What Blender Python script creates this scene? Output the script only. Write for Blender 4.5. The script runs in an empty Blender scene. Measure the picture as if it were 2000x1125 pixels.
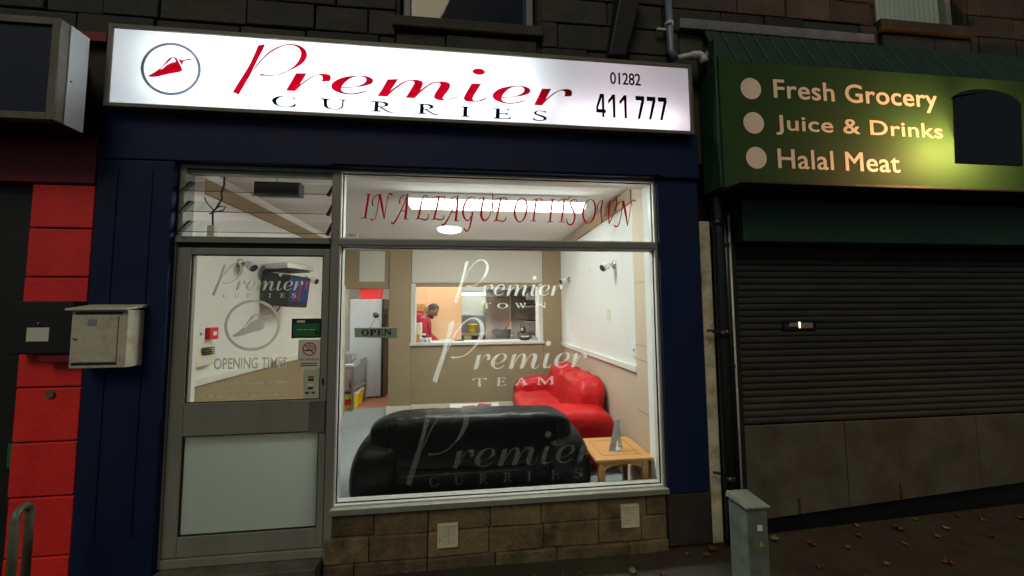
import bpy, bmesh, math, random
from mathutils import Vector, Matrix
random.seed(7)
R = math.radians
scene = bpy.context.scene
COL = scene.collection

# ------------------------------------------------------------------ camera
HC, DIST, FPX = 1.62, 2.55, 712.0
YAW, PITCH, ROLL = R(6.35), R(3.88), R(-0.45)
fwd = Vector((math.sin(YAW)*math.cos(PITCH), math.cos(YAW)*math.cos(PITCH), math.sin(PITCH)))
rgt = Vector((math.cos(YAW), -math.sin(YAW), 0.0))
upv = rgt.cross(fwd)
r2 = rgt*math.cos(ROLL) + upv*math.sin(ROLL)
u2 = upv*math.cos(ROLL) - rgt*math.sin(ROLL)
cd = bpy.data.cameras.new('camera')
cam = bpy.data.objects.new('camera', cd)
COL.objects.link(cam)
cd.sensor_fit = 'HORIZONTAL'; cd.sensor_width = 36.0
cd.lens = 36.0*FPX/2000.0
cd.clip_start = 0.05; cd.clip_end = 3000
M = Matrix((( r2.x, u2.x, -fwd.x, 0.0), (r2.y, u2.y, -fwd.y, -DIST), (r2.z, u2.z, -fwd.z, HC), (0, 0, 0, 1)))
cam.matrix_world = M
scene.camera = cam

# ------------------------------------------------------------------ night sky, weak sun standing in for street light, exposure
SUN_EL, SUN_ROT = 46.0, 200.0          # faint warm light from high behind the viewer
SKY_STRENGTH, SUN_STRENGTH = 0.021, 0.66
world = bpy.data.worlds.new('World'); scene.world = world; world.use_nodes = True
wn = world.node_tree.nodes; wl = world.node_tree.links
bg = wn['Background']
sky = wn.new('ShaderNodeTexSky'); sky.sky_type = 'NISHITA'; sky.sun_disc = False
sky.sun_elevation = R(SUN_EL); sky.sun_rotation = R(SUN_ROT)
wl.new(sky.outputs[0], bg.inputs[0]); bg.inputs[1].default_value = SKY_STRENGTH
sd = bpy.data.lights.new('sun', 'SUN'); sd.energy = SUN_STRENGTH; sd.angle = R(25); sd.color = (1.0, 0.87, 0.56)
sun = bpy.data.objects.new('sun', sd); COL.objects.link(sun)
sun.rotation_euler = (R(90-SUN_EL), 0, R(180-SUN_ROT))
vs = scene.view_settings
vs.view_transform = 'Standard'; vs.look = 'None'; vs.exposure = 0.0; vs.gamma = 1.0; vs.use_curve_mapping = False
cy = scene.cycles
cy.use_denoising = True
cy.max_bounces = 9; cy.diffuse_bounces = 5; cy.glossy_bounces = 4; cy.transmission_bounces = 8; cy.transparent_max_bounces = 16
cy.caustics_reflective = False; cy.caustics_refractive = False
cy.sample_clamp_indirect = 6.0; cy.sample_clamp_direct = 4.5

# ------------------------------------------------------------------ helpers: materials
MATS = {}
def mat(name, col, rough=0.6, metal=0.0, var=0.0, vscale=6.0, bump=0.0, bscale=60.0, coat=0.0, spec=0.5, rnd=0.0, dirt=None, dscale=3.0, dmix=0.0, stretch=None):
    m = bpy.data.materials.new(name); m.use_nodes = True; MATS[name] = m
    nt = m.node_tree; n = nt.nodes; l = nt.links
    b = n['Principled BSDF']
    b.inputs['Roughness'].default_value = rough; b.inputs['Metallic'].default_value = metal
    b.inputs['Specular IOR Level'].default_value = spec
    if coat: b.inputs['Coat Weight'].default_value = coat; b.inputs['Coat Roughness'].default_value = 0.15
    c4 = (*col, 1)
    b.inputs['Base Color'].default_value = c4
    geo = n.new('ShaderNodeNewGeometry')
    src = geo.outputs['Position']
    if stretch:
        mp = n.new('ShaderNodeMapping'); mp.inputs['Scale'].default_value = stretch
        l.new(src, mp.inputs['Vector']); src = mp.outputs[0]
    out = None
    if var:
        t = n.new('ShaderNodeTexNoise'); t.inputs['Scale'].default_value = vscale; t.inputs['Detail'].default_value = 6; t.inputs['Roughness'].default_value = .65
        l.new(src, t.inputs['Vector'])
        rp = n.new('ShaderNodeValToRGB')
        rp.color_ramp.elements[0].position = .28; rp.color_ramp.elements[1].position = .72
        rp.color_ramp.elements[0].color = (*[max(0, c*(1-var)) for c in col], 1); rp.color_ramp.elements[1].color = (*[min(1, c*(1+var)) for c in col], 1)
        l.new(t.outputs['Fac'], rp.inputs['Fac']); out = rp.outputs[0]
        mr = n.new('ShaderNodeMapRange'); mr.inputs['To Min'].default_value = max(.03, rough-.12); mr.inputs['To Max'].default_value = min(1, rough+.12)
        l.new(t.outputs['Fac'], mr.inputs['Value']); l.new(mr.outputs[0], b.inputs['Roughness'])
    if dmix:
        t = n.new('ShaderNodeTexNoise'); t.inputs['Scale'].default_value = dscale; t.inputs['Detail'].default_value = 8; t.inputs['Roughness'].default_value = .7
        l.new(geo.outputs['Position'], t.inputs['Vector'])
        rp = n.new('ShaderNodeValToRGB'); rp.color_ramp.elements[0].position = .48; rp.color_ramp.elements[1].position = .68
        rp.color_ramp.elements[0].color = (0, 0, 0, 1); rp.color_ramp.elements[1].color = (dmix, dmix, dmix, 1)
        l.new(t.outputs['Fac'], rp.inputs['Fac'])
        mx = n.new('ShaderNodeMix'); mx.data_type = 'RGBA'
        l.new(rp.outputs[0], mx.inputs['Factor'])
        if out: l.new(out, mx.inputs['A'])
        else: mx.inputs['A'].default_value = c4
        mx.inputs['B'].default_value = (*dirt, 1); out = mx.outputs['Result']
    if rnd:
        oi = n.new('ShaderNodeObjectInfo'); hs = n.new('ShaderNodeHueSaturation')
        mr = n.new('ShaderNodeMapRange'); mr.inputs['To Min'].default_value = 1-rnd; mr.inputs['To Max'].default_value = 1+rnd
        l.new(oi.outputs['Random'], mr.inputs['Value']); l.new(mr.outputs[0], hs.inputs['Value'])
        if out: l.new(out, hs.inputs['Color'])
        else: hs.inputs['Color'].default_value = c4
        out = hs.outputs[0]
    if out: l.new(out, b.inputs['Base Color'])
    if bump:
        t = n.new('ShaderNodeTexNoise'); t.inputs['Scale'].default_value = bscale; t.inputs['Detail'].default_value = 5
        l.new(src, t.inputs['Vector'])
        bp = n.new('ShaderNodeBump'); bp.inputs['Strength'].default_value = bump; bp.inputs['Distance'].default_value = .01
        l.new(t.outputs['Fac'], bp.inputs['Height']); l.new(bp.outputs[0], b.inputs['Normal'])
    return m

def emat(name, col, strength):
    m = bpy.data.materials.new(name); m.use_nodes = True; MATS[name] = m
    n = m.node_tree.nodes; l = m.node_tree.links; n.clear()
    o = n.new('ShaderNodeOutputMaterial'); e = n.new('ShaderNodeEmission')
    e.inputs[0].default_value = (*col, 1); e.inputs[1].default_value = strength
    l.new(e.outputs[0], o.inputs[0]); return m

def glassmat(name, tint=(.93, .96, .94), refl=1.0):
    m = bpy.data.materials.new(name); m.use_nodes = True; MATS[name] = m
    n = m.node_tree.nodes; l = m.node_tree.links; n.clear()
    o = n.new('ShaderNodeOutputMaterial'); t = n.new('ShaderNodeBsdfTransparent'); g = n.new('ShaderNodeBsdfGlossy'); x = n.new('ShaderNodeMixShader')
    f = n.new('ShaderNodeFresnel'); f.inputs[0].default_value = 1.45
    t.inputs[0].default_value = (*tint, 1); g.inputs[1].default_value = .02; g.inputs[0].default_value = (refl, refl, refl, 1)
    ge = n.new('ShaderNodeNewGeometry'); iv = n.new('ShaderNodeMath'); iv.operation = 'SUBTRACT'; iv.inputs[0].default_value = 1.0; l.new(ge.outputs['Backfacing'], iv.inputs[1])
    mu = n.new('ShaderNodeMath'); mu.operation = 'MULTIPLY'; l.new(f.outputs[0], mu.inputs[0]); l.new(iv.outputs[0], mu.inputs[1])   # only the front face of a pane reflects
    l.new(mu.outputs[0], x.inputs[0]); l.new(t.outputs[0], x.inputs[1]); l.new(g.outputs[0], x.inputs[2]); l.new(x.outputs[0], o.inputs[0]); return m

def filtermat(name, filt, diff, mix):
    """see-through coloured film: a filter plus a little surface colour"""
    m = bpy.data.materials.new(name); m.use_nodes = True; MATS[name] = m
    n = m.node_tree.nodes; l = m.node_tree.links; n.clear()
    o = n.new('ShaderNodeOutputMaterial'); t = n.new('ShaderNodeBsdfTransparent'); g = n.new('ShaderNodeBsdfDiffuse'); x = n.new('ShaderNodeMixShader')
    t.inputs[0].default_value = (*filt, 1); g.inputs[0].default_value = (*diff, 1); x.inputs[0].default_value = mix
    l.new(t.outputs[0], x.inputs[1]); l.new(g.outputs[0], x.inputs[2]); l.new(x.outputs[0], o.inputs[0]); return m

def etchmat(name, col, clear, diff):
    """etched or printed film on glass: part clear, part scattering the light that comes through, part surface"""
    m = bpy.data.materials.new(name); m.use_nodes = True; MATS[name] = m
    n = m.node_tree.nodes; l = m.node_tree.links; n.clear()
    o = n.new('ShaderNodeOutputMaterial'); tl = n.new('ShaderNodeBsdfTranslucent'); t = n.new('ShaderNodeBsdfTransparent'); d = n.new('ShaderNodeBsdfDiffuse')
    tl.inputs[0].default_value = (*col, 1); d.inputs[0].default_value = (*col, 1)
    a = n.new('ShaderNodeMixShader'); b = n.new('ShaderNodeMixShader')
    a.inputs[0].default_value = clear; b.inputs[0].default_value = diff
    l.new(tl.outputs[0], a.inputs[1]); l.new(t.outputs[0], a.inputs[2]); l.new(a.outputs[0], b.inputs[1]); l.new(d.outputs[0], b.inputs[2]); l.new(b.outputs[0], o.inputs[0]); return m

def panelmat(name, col, diff=.25):
    """opal acrylic: lets light through diffusely"""
    m = bpy.data.materials.new(name); m.use_nodes = True; MATS[name] = m
    n = m.node_tree.nodes; l = m.node_tree.links; n.clear()
    o = n.new('ShaderNodeOutputMaterial'); t = n.new('ShaderNodeBsdfTranslucent'); d = n.new('ShaderNodeBsdfDiffuse'); x = n.new('ShaderNodeMixShader')
    t.inputs[0].default_value = (*col, 1); d.inputs[0].default_value = (.8, .8, .8, 1); x.inputs[0].default_value = diff
    l.new(t.outputs[0], x.inputs[1]); l.new(d.outputs[0], x.inputs[2]); l.new(x.outputs[0], o.inputs[0]); return m

# ------------------------------------------------------------------ helpers: meshes
class MB:
    def __init__(s): s.v = []; s.f = []
    def quad(s, *p):
        b = len(s.v); s.v += [tuple(q) for q in p]; s.f.append(tuple(range(b, b+len(p)))); return s
    def box(s, x0, x1, y0, y1, z0, z1):
        b = len(s.v)
        s.v += [(x0,y0,z0),(x1,y0,z0),(x1,y1,z0),(x0,y1,z0),(x0,y0,z1),(x1,y0,z1),(x1,y1,z1),(x0,y1,z1)]
        for q in ((0,3,2,1),(4,5,6,7),(0,1,5,4),(1,2,6,5),(2,3,7,6),(3,0,4,7)): s.f.append(tuple(b+i for i in q))
        return s
    def hexa(s, p):            # 8 corner points in box order
        b = len(s.v); s.v += [tuple(q) for q in p]
        for q in ((0,3,2,1),(4,5,6,7),(0,1,5,4),(1,2,6,5),(2,3,7,6),(3,0,4,7)): s.f.append(tuple(b+i for i in q))
        return s
    def tube(s, pts, rad, n=10, caps=True):
        pts = [Vector(p) for p in pts]
        if not isinstance(rad, (list, tuple)): rad = [rad]*len(pts)
        b = len(s.v); prev = None
        for i, p in enumerate(pts):
            d = (pts[min(i+1, len(pts)-1)] - pts[max(i-1, 0)]).normalized()
            if prev is None:
                a = Vector((0,0,1)) if abs(d.z) < .9 else Vector((1,0,0))
                e1 = d.cross(a).normalized()
            else:
                e1 = (prev - d*prev.dot(d)).normalized()
            prev = e1; e2 = d.cross(e1)
            for k in range(n):
                t = 2*math.pi*k/n
                q = p + (e1*math.cos(t) + e2*math.sin(t))*rad[i]; s.v.append(tuple(q))
        for i in range(len(pts)-1):
            for k in range(n):
                s.f.append((b+i*n+k, b+i*n+(k+1) % n, b+(i+1)*n+(k+1) % n, b+(i+1)*n+k))
        if caps:
            s.f.append(tuple(b+k for k in reversed(range(n)))); e = b+(len(pts)-1)*n; s.f.append(tuple(e+k for k in range(n)))
        return s
    def lathe(s, prof, c=(0,0,0), n=20, axis='Z'):
        b = len(s.v)
        for r_, h in prof:
            for k in range(n):
                t = 2*math.pi*k/n; x, y = r_*math.cos(t), r_*math.sin(t)
                if axis == 'Z': q = (c[0]+x, c[1]+y, c[2]+h)
                elif axis == 'Y': q = (c[0]+x, c[1]+h, c[2]-y)
                else: q = (c[0]+h, c[1]+x, c[2]+y)
                s.v.append(q)
        for i in range(len(prof)-1):
            for k in range(n): s.f.append((b+i*n+k, b+i*n+(k+1) % n, b+(i+1)*n+(k+1) % n, b+(i+1)*n+k))
        s.f.append(tuple(b+k for k in reversed(range(n)))); e = b+(len(prof)-1)*n; s.f.append(tuple(e+k for k in range(n)))
        return s
    def prism(s, poly, y0, y1, plane='XZ'):
        n = len(poly); b = len(s.v)
        for yy in (y0, y1):
            for p in poly:
                s.v.append({'XZ': (p[0], yy, p[1]), 'XY': (p[0], p[1], yy), 'YZ': (yy, p[0], p[1])}[plane])
        s.f.append(tuple(b+i for i in range(n))); s.f.append(tuple(b+n+i for i in reversed(range(n))))
        for i in range(n): s.f.append((b+i, b+n+i, b+n+(i+1) % n, b+(i+1) % n))
        return s
    def squad(s, c, r, e1=.35, e2=.35, nu=28, nv=16, deform=None):
        """superquadric cushion block"""
        b = len(s.v)
        sg = lambda x, e: math.copysign(abs(x)**e, x)
        for j in range(nv+1):
            ph = -math.pi/2 + math.pi*j/nv
            for i in range(nu):
                th = 2*math.pi*i/nu
                x = sg(math.cos(ph), e1)*sg(math.cos(th), e2); y = sg(math.cos(ph), e1)*sg(math.sin(th), e2); z = sg(math.sin(ph), e1)
                q = (x, y, z)
                if deform: q = deform(*q)
                s.v.append((c[0]+q[0]*r[0], c[1]+q[1]*r[1], c[2]+q[2]*r[2]))
        for j in range(nv):
            for i in range(nu): s.f.append((b+j*nu+i, b+j*nu+(i+1) % nu, b+(j+1)*nu+(i+1) % nu, b+(j+1)*nu+i))
        return s
    def rot(s, ang, c=(0,0,0), axis='Z', start=0):
        mt = Matrix.Rotation(ang, 3, axis); cv = Vector(c)
        for i in range(start, len(s.v)): s.v[i] = tuple(mt @ (Vector(s.v[i])-cv) + cv)
        return s
    def build(s, name, m, parent=None, bevel=0, smooth=False, seg=2):
        off = Vector(parent_origin(parent)) if parent else Vector((0,0,0))
        me = bpy.data.meshes.new(name)
        me.from_pydata([tuple(Vector(q)-off) for q in s.v], [], s.f)
        bm = bmesh.new(); bm.from_mesh(me)
        bmesh.ops.recalc_face_normals(bm, faces=bm.faces); bm.to_mesh(me); bm.free()
        me.materials.append(MATS[m] if isinstance(m, str) else m)
        if smooth: me.polygons.foreach_set('use_smooth', [True]*len(me.polygons))
        o = bpy.data.objects.new(name, me); COL.objects.link(o)
        if parent: o.parent = parent
        if bevel:
            md = o.modifiers.new('bevel', 'BEVEL'); md.width = bevel; md.segments = seg; md.limit_method = 'ANGLE'; md.angle_limit = R(40)
        return o

def parent_origin(p):
    v = Vector((0,0,0))
    while p is not None:
        v += p.location; p = p.parent
    return v
def thing(name, label, cat, loc=(0,0,0), group=None):
    o = bpy.data.objects.new(name, None); COL.objects.link(o); o.location = loc; o.empty_display_size = .1
    tag(o, label, cat, group); return o
def tag(o, label, cat, group=None):
    o['label'] = label; o['category'] = cat
    if group: o['group'] = group
    return o
def struct(o): o['kind'] = 'structure'; return o
def lab(o, t): o['label'] = t; return o
def build_letters(mb, m, parent, name='letter'):
    """split a line of lettering into its letters, one part each"""
    par = list(range(len(mb.v)))
    def find(a):
        while par[a] != a: par[a] = par[par[a]]; a = par[a]
        return a
    for f in mb.f:
        r0 = find(f[0])
        for i in f[1:]: par[find(i)] = r0
    isl = {}
    for f in mb.f: isl.setdefault(find(f[0]), []).append(f)
    grp = []
    for fs in sorted(isl.values(), key=lambda fs: -len(fs)):
        xs = [mb.v[i][0] for f in fs for i in f]; a, b = min(xs), max(xs)
        for g in grp:
            ov = min(b, g[1])-max(a, g[0])
            if ov > .6*min(b-a, g[1]-g[0]): g[2].extend(fs); g[0] = min(a, g[0]); g[1] = max(b, g[1]); break
        else: grp.append([a, b, list(fs)])
    out = []
    for a, b, fs in sorted(grp, key=lambda g: g[0]):
        q = MB(); mp = {}
        for f in fs:
            for i in f:
                if i not in mp: mp[i] = len(q.v); q.v.append(mb.v[i])
            q.f.append(tuple(mp[i] for i in f))
        out.append(q.build(name, m, parent))
    return out
def copy_tree(o, parent=None):
    c = o.copy(); COL.objects.link(c); c.parent = parent
    for ch in list(o.children): copy_tree(ch, c)
    return c

# ------------------------------------------------------------------ helpers: lettering
def smooth_closed(p, k=4, ang=42):
    n = len(p); tg = []; co = []
    for i in range(n):
        a = Vector(p[i])-Vector(p[i-1]); b = Vector(p[(i+1) % n])-Vector(p[i])
        co.append(a.length > 1e-9 and b.length > 1e-9 and a.angle(b) > R(ang)); tg.append((Vector(p[(i+1) % n])-Vector(p[i-1]))*.5)
    o = []
    for i in range(n):
        j = (i+1) % n; P0, P1 = Vector(p[i]), Vector(p[j]); d = P1-P0
        def lim(t):
            return t if t.length < d.length*1.2 else t.normalized()*d.length*1.2
        t0 = d if co[i] else lim(tg[i]); t1 = d if co[j] else lim(tg[j])
        for q in range(k):
            s = q/k; s2 = s*s; s3 = s2*s
            o.append(P0*(2*s3-3*s2+1) + t0*(s3-2*s2+s) + P1*(-2*s3+3*s2) + t1*(s3-s2))
        if co[i] and co[j]:
            o = o[:-(k-1)]
    return o
def flat_mesh(contours, thick, y0, name):
    cu = bpy.data.curves.new(name, 'CURVE'); cu.dimensions = '2D'; cu.fill_mode = 'BOTH'; cu.extrude = thick/2
    for c in contours:
        sp = cu.splines.new('POLY'); sp.points.add(len(c)-1); sp.use_cyclic_u = True
        for i, q in enumerate(c): sp.points[i].co = (q[0], q[1], 0, 1)
    return curve_to(cu, y0)
def curve_to(cu, y0):
    ob = bpy.data.objects.new('tmp', cu); me = ob.to_mesh()
    v = [(q.co.x, y0 - q.co.z, q.co.y) for q in me.vertices]; f = [tuple(p.vertices) for p in me.polygons]
    ob.to_mesh_clear(); bpy.data.objects.remove(ob); bpy.data.curves.remove(cu)
    return v, f
def add_flat(mb, contours, thick, y0):
    v, f = flat_mesh(contours, thick, y0, 'tmp'); b = len(mb.v); mb.v += v; mb.f += [tuple(b+i for i in q) for q in f]
def text_fit(mb, txt, x0, x1, z0, z1, y0, thick=.002, bold=.0, space=1.0, shear=0.0, off=0.0):
    cu = bpy.data.curves.new('t', 'FONT'); cu.body = txt; cu.size = 1; cu.extrude = .01; cu.offset = off; cu.space_character = space; cu.shear = shear; cu.resolution_u = 4
    v, f = curve_to(cu, 0)
    xs = [q[0] for q in v]; zs = [q[2] for q in v]; ax, bx, az, bz = min(xs), max(xs), min(zs), max(zs)
    w_ = bold*(z1-z0)                                   # boldness: shifted copies, each a hair in front of the last
    for k, (dx, dz) in enumerate(((0, 0),) if not bold else ((0, 0), (w_, 0), (-w_, 0), (0, w_*.6), (0, -w_*.6), (w_*.7, w_*.45), (-w_*.7, -w_*.45), (w_*.7, -w_*.45), (-w_*.7, w_*.45))):
        b = len(mb.v)
        mb.v += [(x0+w_+(q[0]-ax)/(bx-ax)*(x1-x0-2*w_)+dx, y0+q[1]/.01*thick/2-k*.00004, z0+w_*.6+(q[2]-az)/(bz-az)*(z1-z0-1.2*w_)+dz) for q in v]
        mb.f += [tuple(b+i for i in q) for q in f]
def ribbon(mb, pts, y0, thick):
    """pen stroke with a width at every point"""
    P = [Vector((p[0], p[1])) for p in pts]; W = [p[2] for p in pts]; Q = []; n = len(P)
    k = 5 if n > 2 else 1
    for i in range(n-1):
        t0 = (P[i+1]-P[max(i-1, 0)])*(.5 if i else 1); t1 = (P[min(i+2, n-1)]-P[i])*(.5 if i+2 < n else 1)
        for q in range(k):
            s = q/k; s2 = s*s; s3 = s2*s
            Q.append((P[i]*(2*s3-3*s2+1)+t0*(s3-2*s2+s)+P[i+1]*(-2*s3+3*s2)+t1*(s3-s2), W[i]+(W[i+1]-W[i])*s))
    Q.append((P[-1], W[-1]))
    b = len(mb.v); m = len(Q)
    for i, (p, w) in enumerate(Q):
        d = (Q[min(i+1, m-1)][0]-Q[max(i-1, 0)][0]).normalized(); nn = Vector((-d.y, d.x))*w/2
        for yy in (y0-thick/2, y0+thick/2):
            for sg in (1, -1): q = p+nn*sg; mb.v.append((q.x, yy, q.y))
    for i in range(m-1):
        a, c = b+4*i, b+4*i+4
        mb.f += [(a, a+1, c+1, c), (a+2, c+2, c+3, a+3), (a, c, c+2, a+2), (a+1, a+3, c+3, c+1)]
    mb.f += [(b, b+2, b+3, b+1), (b+4*m-4, b+4*m-3, b+4*m-1, b+4*m-2)]
SERIF = {
 'P': [[(0,100),(62,100),(88,92),(98,75),(88,55),(62,46),(40,46),(40,8),(52,5),(52,0),(0,0),(0,5),(12,8),(12,92),(0,95)],[(40,92),(58,92),(70,84),(70,62),(58,53),(40,53)]],
 'T': [[(0,100),(100,100),(100,76),(94,76),(84,92),(58,94),(58,8),(72,4),(72,0),(28,0),(28,4),(42,8),(42,94),(16,92),(6,76),(0,76)]],
 'W': [[(0,100),(22,100),(22,95),(16,93),(33,25),(46,78),(41,95),(36,95),(36,100),(60,100),(60,95),(54,93),(70,25),(85,92),(78,95),(78,100),(100,100),(100,95),(94,92),(70,0),(65,0),(49,62),(33,0),(28,0),(5,92),(0,95)]],
 'N': [[(0,100),(22,100),(82,30),(82,92),(72,95),(72,100),(100,100),(100,95),(90,92),(90,0),(84,0),(18,80),(18,8),(28,5),(28,0),(0,0),(0,5),(10,8),(10,92),(0,95)]],
 'A': [[(48,100),(56,100),(92,8),(100,5),(100,0),(64,0),(64,5),(74,8),(66,32),(30,32),(22,8),(32,5),(32,0),(0,0),(0,5),(10,8)],[(34,40),(62,40),(48,80)]],
 'M': [[(0,100),(20,100),(50,30),(80,100),(100,100),(100,95),(91,92),(93,8),(100,5),(100,0),(72,0),(72,5),(80,8),(78,80),(48,0),(44,0),(16,78),(14,8),(24,5),(24,0),(0,0),(0,5),(8,8),(9,92),(0,95)]],
 'O': [[(50+50*math.cos(t*math.pi/16), 50+50*math.sin(t*math.pi/16)) for t in range(32)], [(50+33*math.cos(t*math.pi/16), 50+42*math.sin(t*math.pi/16)) for t in range(32)]],
}
GLYPH = {'P':[[(-1387,3378),(-1345,3390),(-1358,3351),(-1389,3277),(-1411,3218),(-1425,3182),(-1453,3121),(-1492,3038),(-1529,3050),(-1493,3124),(-1448,3213),(-1416,3292),(-1396,3351)],[(-1410,3208),(-1404,3225),(-1383,3259),(-1354,3300),(-1320,3338),(-1285,3366),(-1249,3387),(-1218,3399),(-1187,3404),(-1150,3401),(-1118,3389),(-1094,3368),(-1084,3341),(-1086,3316),(-1101,3287),(-1128,3260),(-1163,3235),(-1199,3213),(-1234,3194),(-1269,3182),(-1305,3176),(-1340,3174),(-1376,3173),(-1363,3187),(-1332,3182),(-1296,3183),(-1270,3187),(-1239,3199),(-1208,3215),(-1177,3237),(-1151,3266),(-1131,3300),(-1121,3334),(-1124,3359),(-1138,3380),(-1161,3392),(-1186,3396),(-1218,3392),(-1249,3378),(-1280,3357),(-1315,3329),(-1349,3292),(-1379,3250),(-1402,3216)]],'r':[[(-1148,3204),(-1082,3209),(-1100,3172),(-1123,3129),(-1088,3159),(-1057,3184),(-1026,3200),(-994,3210),(-966,3213),(-943,3210),(-930,3198),(-930,3183),(-935,3164),(-989,3158),(-981,3172),(-980,3187),(-989,3198),(-1005,3200),(-1030,3192),(-1061,3171),(-1093,3143),(-1119,3118),(-1150,3082),(-1207,3082),(-1176,3143)]],'e':[[(-692,3111),(-719,3098),(-752,3088),(-784,3081),(-817,3079),(-854,3083),(-890,3094),(-915,3108),(-924,3125),(-920,3147),(-900,3168),(-868,3188),(-828,3202),(-787,3211),(-750,3214),(-713,3215),(-684,3209),(-663,3197),(-657,3182),(-667,3165),(-691,3153),(-728,3141),(-773,3132),(-818,3124),(-862,3120),(-862,3111),(-854,3098),(-833,3090),(-805,3088),(-776,3091),(-744,3099),(-715,3108),(-696,3115)],[(-861,3127),(-853,3142),(-835,3166),(-807,3190),(-779,3204),(-746,3209),(-717,3207),(-703,3197),(-702,3181),(-714,3165),(-737,3150),(-769,3138),(-814,3130)]],'m':[[(-563,3200),(-493,3209),(-517,3168),(-544,3122),(-517,3146),(-484,3175),(-450,3196),(-417,3206),(-383,3210),(-353,3208),(-332,3198),(-329,3185),(-336,3162),(-348,3138),(-327,3155),(-302,3175),(-272,3195),(-242,3205),(-207,3209),(-177,3209),(-153,3201),(-146,3185),(-151,3164),(-168,3136),(-188,3107),(-196,3093),(-192,3084),(-181,3081),(-164,3082),(-143,3091),(-99,3112),(-95,3108),(-125,3092),(-164,3077),(-198,3074),(-233,3078),(-252,3088),(-254,3099),(-246,3122),(-224,3160),(-210,3186),(-216,3197),(-233,3198),(-259,3190),(-289,3173),(-323,3144),(-352,3116),(-384,3079),(-444,3079),(-420,3120),(-395,3167),(-385,3188),(-391,3199),(-412,3200),(-438,3192),(-471,3171),(-504,3142),(-537,3111),(-563,3080),(-628,3080),(-596,3136)]],'i':[[(1,3207),(70,3211),(55,3189),(27,3141),(10,3109),(8,3093),(17,3084),(37,3085),(62,3093),(87,3105),(104,3112),(109,3108),(92,3097),(62,3083),(27,3077),(-7,3076),(-37,3079),(-52,3090),(-51,3105),(-37,3137),(-17,3172)],[(94,3297),(93,3291),(88,3286),(81,3281),(72,3277),(62,3275),(50,3274),(39,3275),(29,3277),(20,3280),(13,3285),(8,3291),(7,3296),(8,3302),(13,3308),(20,3313),(29,3317),(39,3319),(50,3320),(62,3319),(72,3317),(81,3313),(88,3309),(93,3303)]],'_e2':[[(1071,-3)]],'_r2':[[(1644,-4)]],'C':[[(-1146,3037),(-1148,3022),(-1155,3027),(-1175,3039),(-1202,3042),(-1229,3039),(-1251,3028),(-1262,3013),(-1262,3000),(-1254,2986),(-1236,2976),(-1209,2973),(-1182,2976),(-1160,2985),(-1149,2995),(-1142,2995),(-1146,2977),(-1173,2972),(-1209,2969),(-1245,2974),(-1276,2987),(-1290,3006),(-1286,3021),(-1265,3036),(-1229,3045),(-1193,3046),(-1166,3041),(-1153,3035)]],'U':[[(-990,3043),(-928,3043),(-930,3038),(-946,3035),(-948,3024),(-947,2999),(-938,2982),(-915,2975),(-887,2976),(-866,2983),(-855,2999),(-854,3034),(-856,3038),(-877,3039),(-875,3043),(-826,3042),(-828,3037),(-842,3035),(-844,3030),(-845,2999),(-855,2981),(-878,2972),(-910,2970),(-947,2976),(-965,2988),(-969,3002),(-971,3032),(-989,3038)]],'R':[[(-668,3043),(-590,3043),(-565,3038),(-554,3028),(-559,3016),(-582,3009),(-598,3005),(-575,2990),(-552,2978),(-524,2974),(-526,2969),(-552,2970),(-577,2981),(-613,3003),(-621,3003),(-622,2979),(-605,2976),(-607,2972),(-666,2971),(-664,2975),(-647,2977),(-644,3036),(-665,3037)],[(-620,3035),(-599,3035),(-582,3029),(-578,3022),(-586,3013),(-602,3009),(-620,3009)]],'_R2':[[(298,0)]],'I':[[(-72,3040),(-11,3040),(-12,3035),(-28,3032),(-29,2972),(-11,2971),(-12,2966),(-72,2966),(-71,2970),(-57,2973),(-54,3032),(-71,3035)]],'E':[[(150,3039),(264,3039),(262,3024),(256,3029),(241,3035),(196,3034),(195,3005),(233,3005),(251,3013),(250,2990),(246,2995),(231,2999),(195,2999),(194,2969),(231,2970),(256,2973),(273,2984),(276,2982),(268,2966),(151,2964),(153,2969),(166,2971),(171,3033),(154,3034)]],'S':[[(523,3037),(525,3022),(515,3028),(495,3034),(469,3034),(454,3027),(456,3017),(479,3010),(510,3001),(527,2990),(525,2978),(509,2970),(479,2963),(448,2966),(428,2973),(429,2986),(438,2981),(453,2971),(479,2969),(499,2973),(507,2981),(499,2990),(474,2999),(443,3010),(436,3020),(444,3031),(464,3039),(495,3040)]],'chili':[[(-2026,3129),(-1999,3147),(-1978,3165),(-1960,3183),(-1940,3210),(-1922,3239),(-1908,3255),(-1887,3262),(-1872,3259),(-1864,3249),(-1853,3228),(-1840,3202),(-1833,3184),(-1837,3173),(-1848,3166),(-1892,3154),(-1936,3140),(-1969,3129),(-2000,3123),(-2020,3124)],[(-1959,3179),(-1936,3205),(-1913,3230),(-1896,3251),(-1884,3256),(-1874,3241),(-1873,3231),(-1899,3222),(-1926,3202),(-1943,3183),(-1954,3174)],[(-1859,3254),(-1845,3248),(-1832,3246),(-1815,3252),(-1801,3257),(-1789,3257),(-1780,3251),(-1781,3246),(-1794,3248),(-1811,3245),(-1824,3238),(-1831,3230),(-1832,3218),(-1833,3205),(-1839,3217),(-1848,3233)]]}
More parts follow.
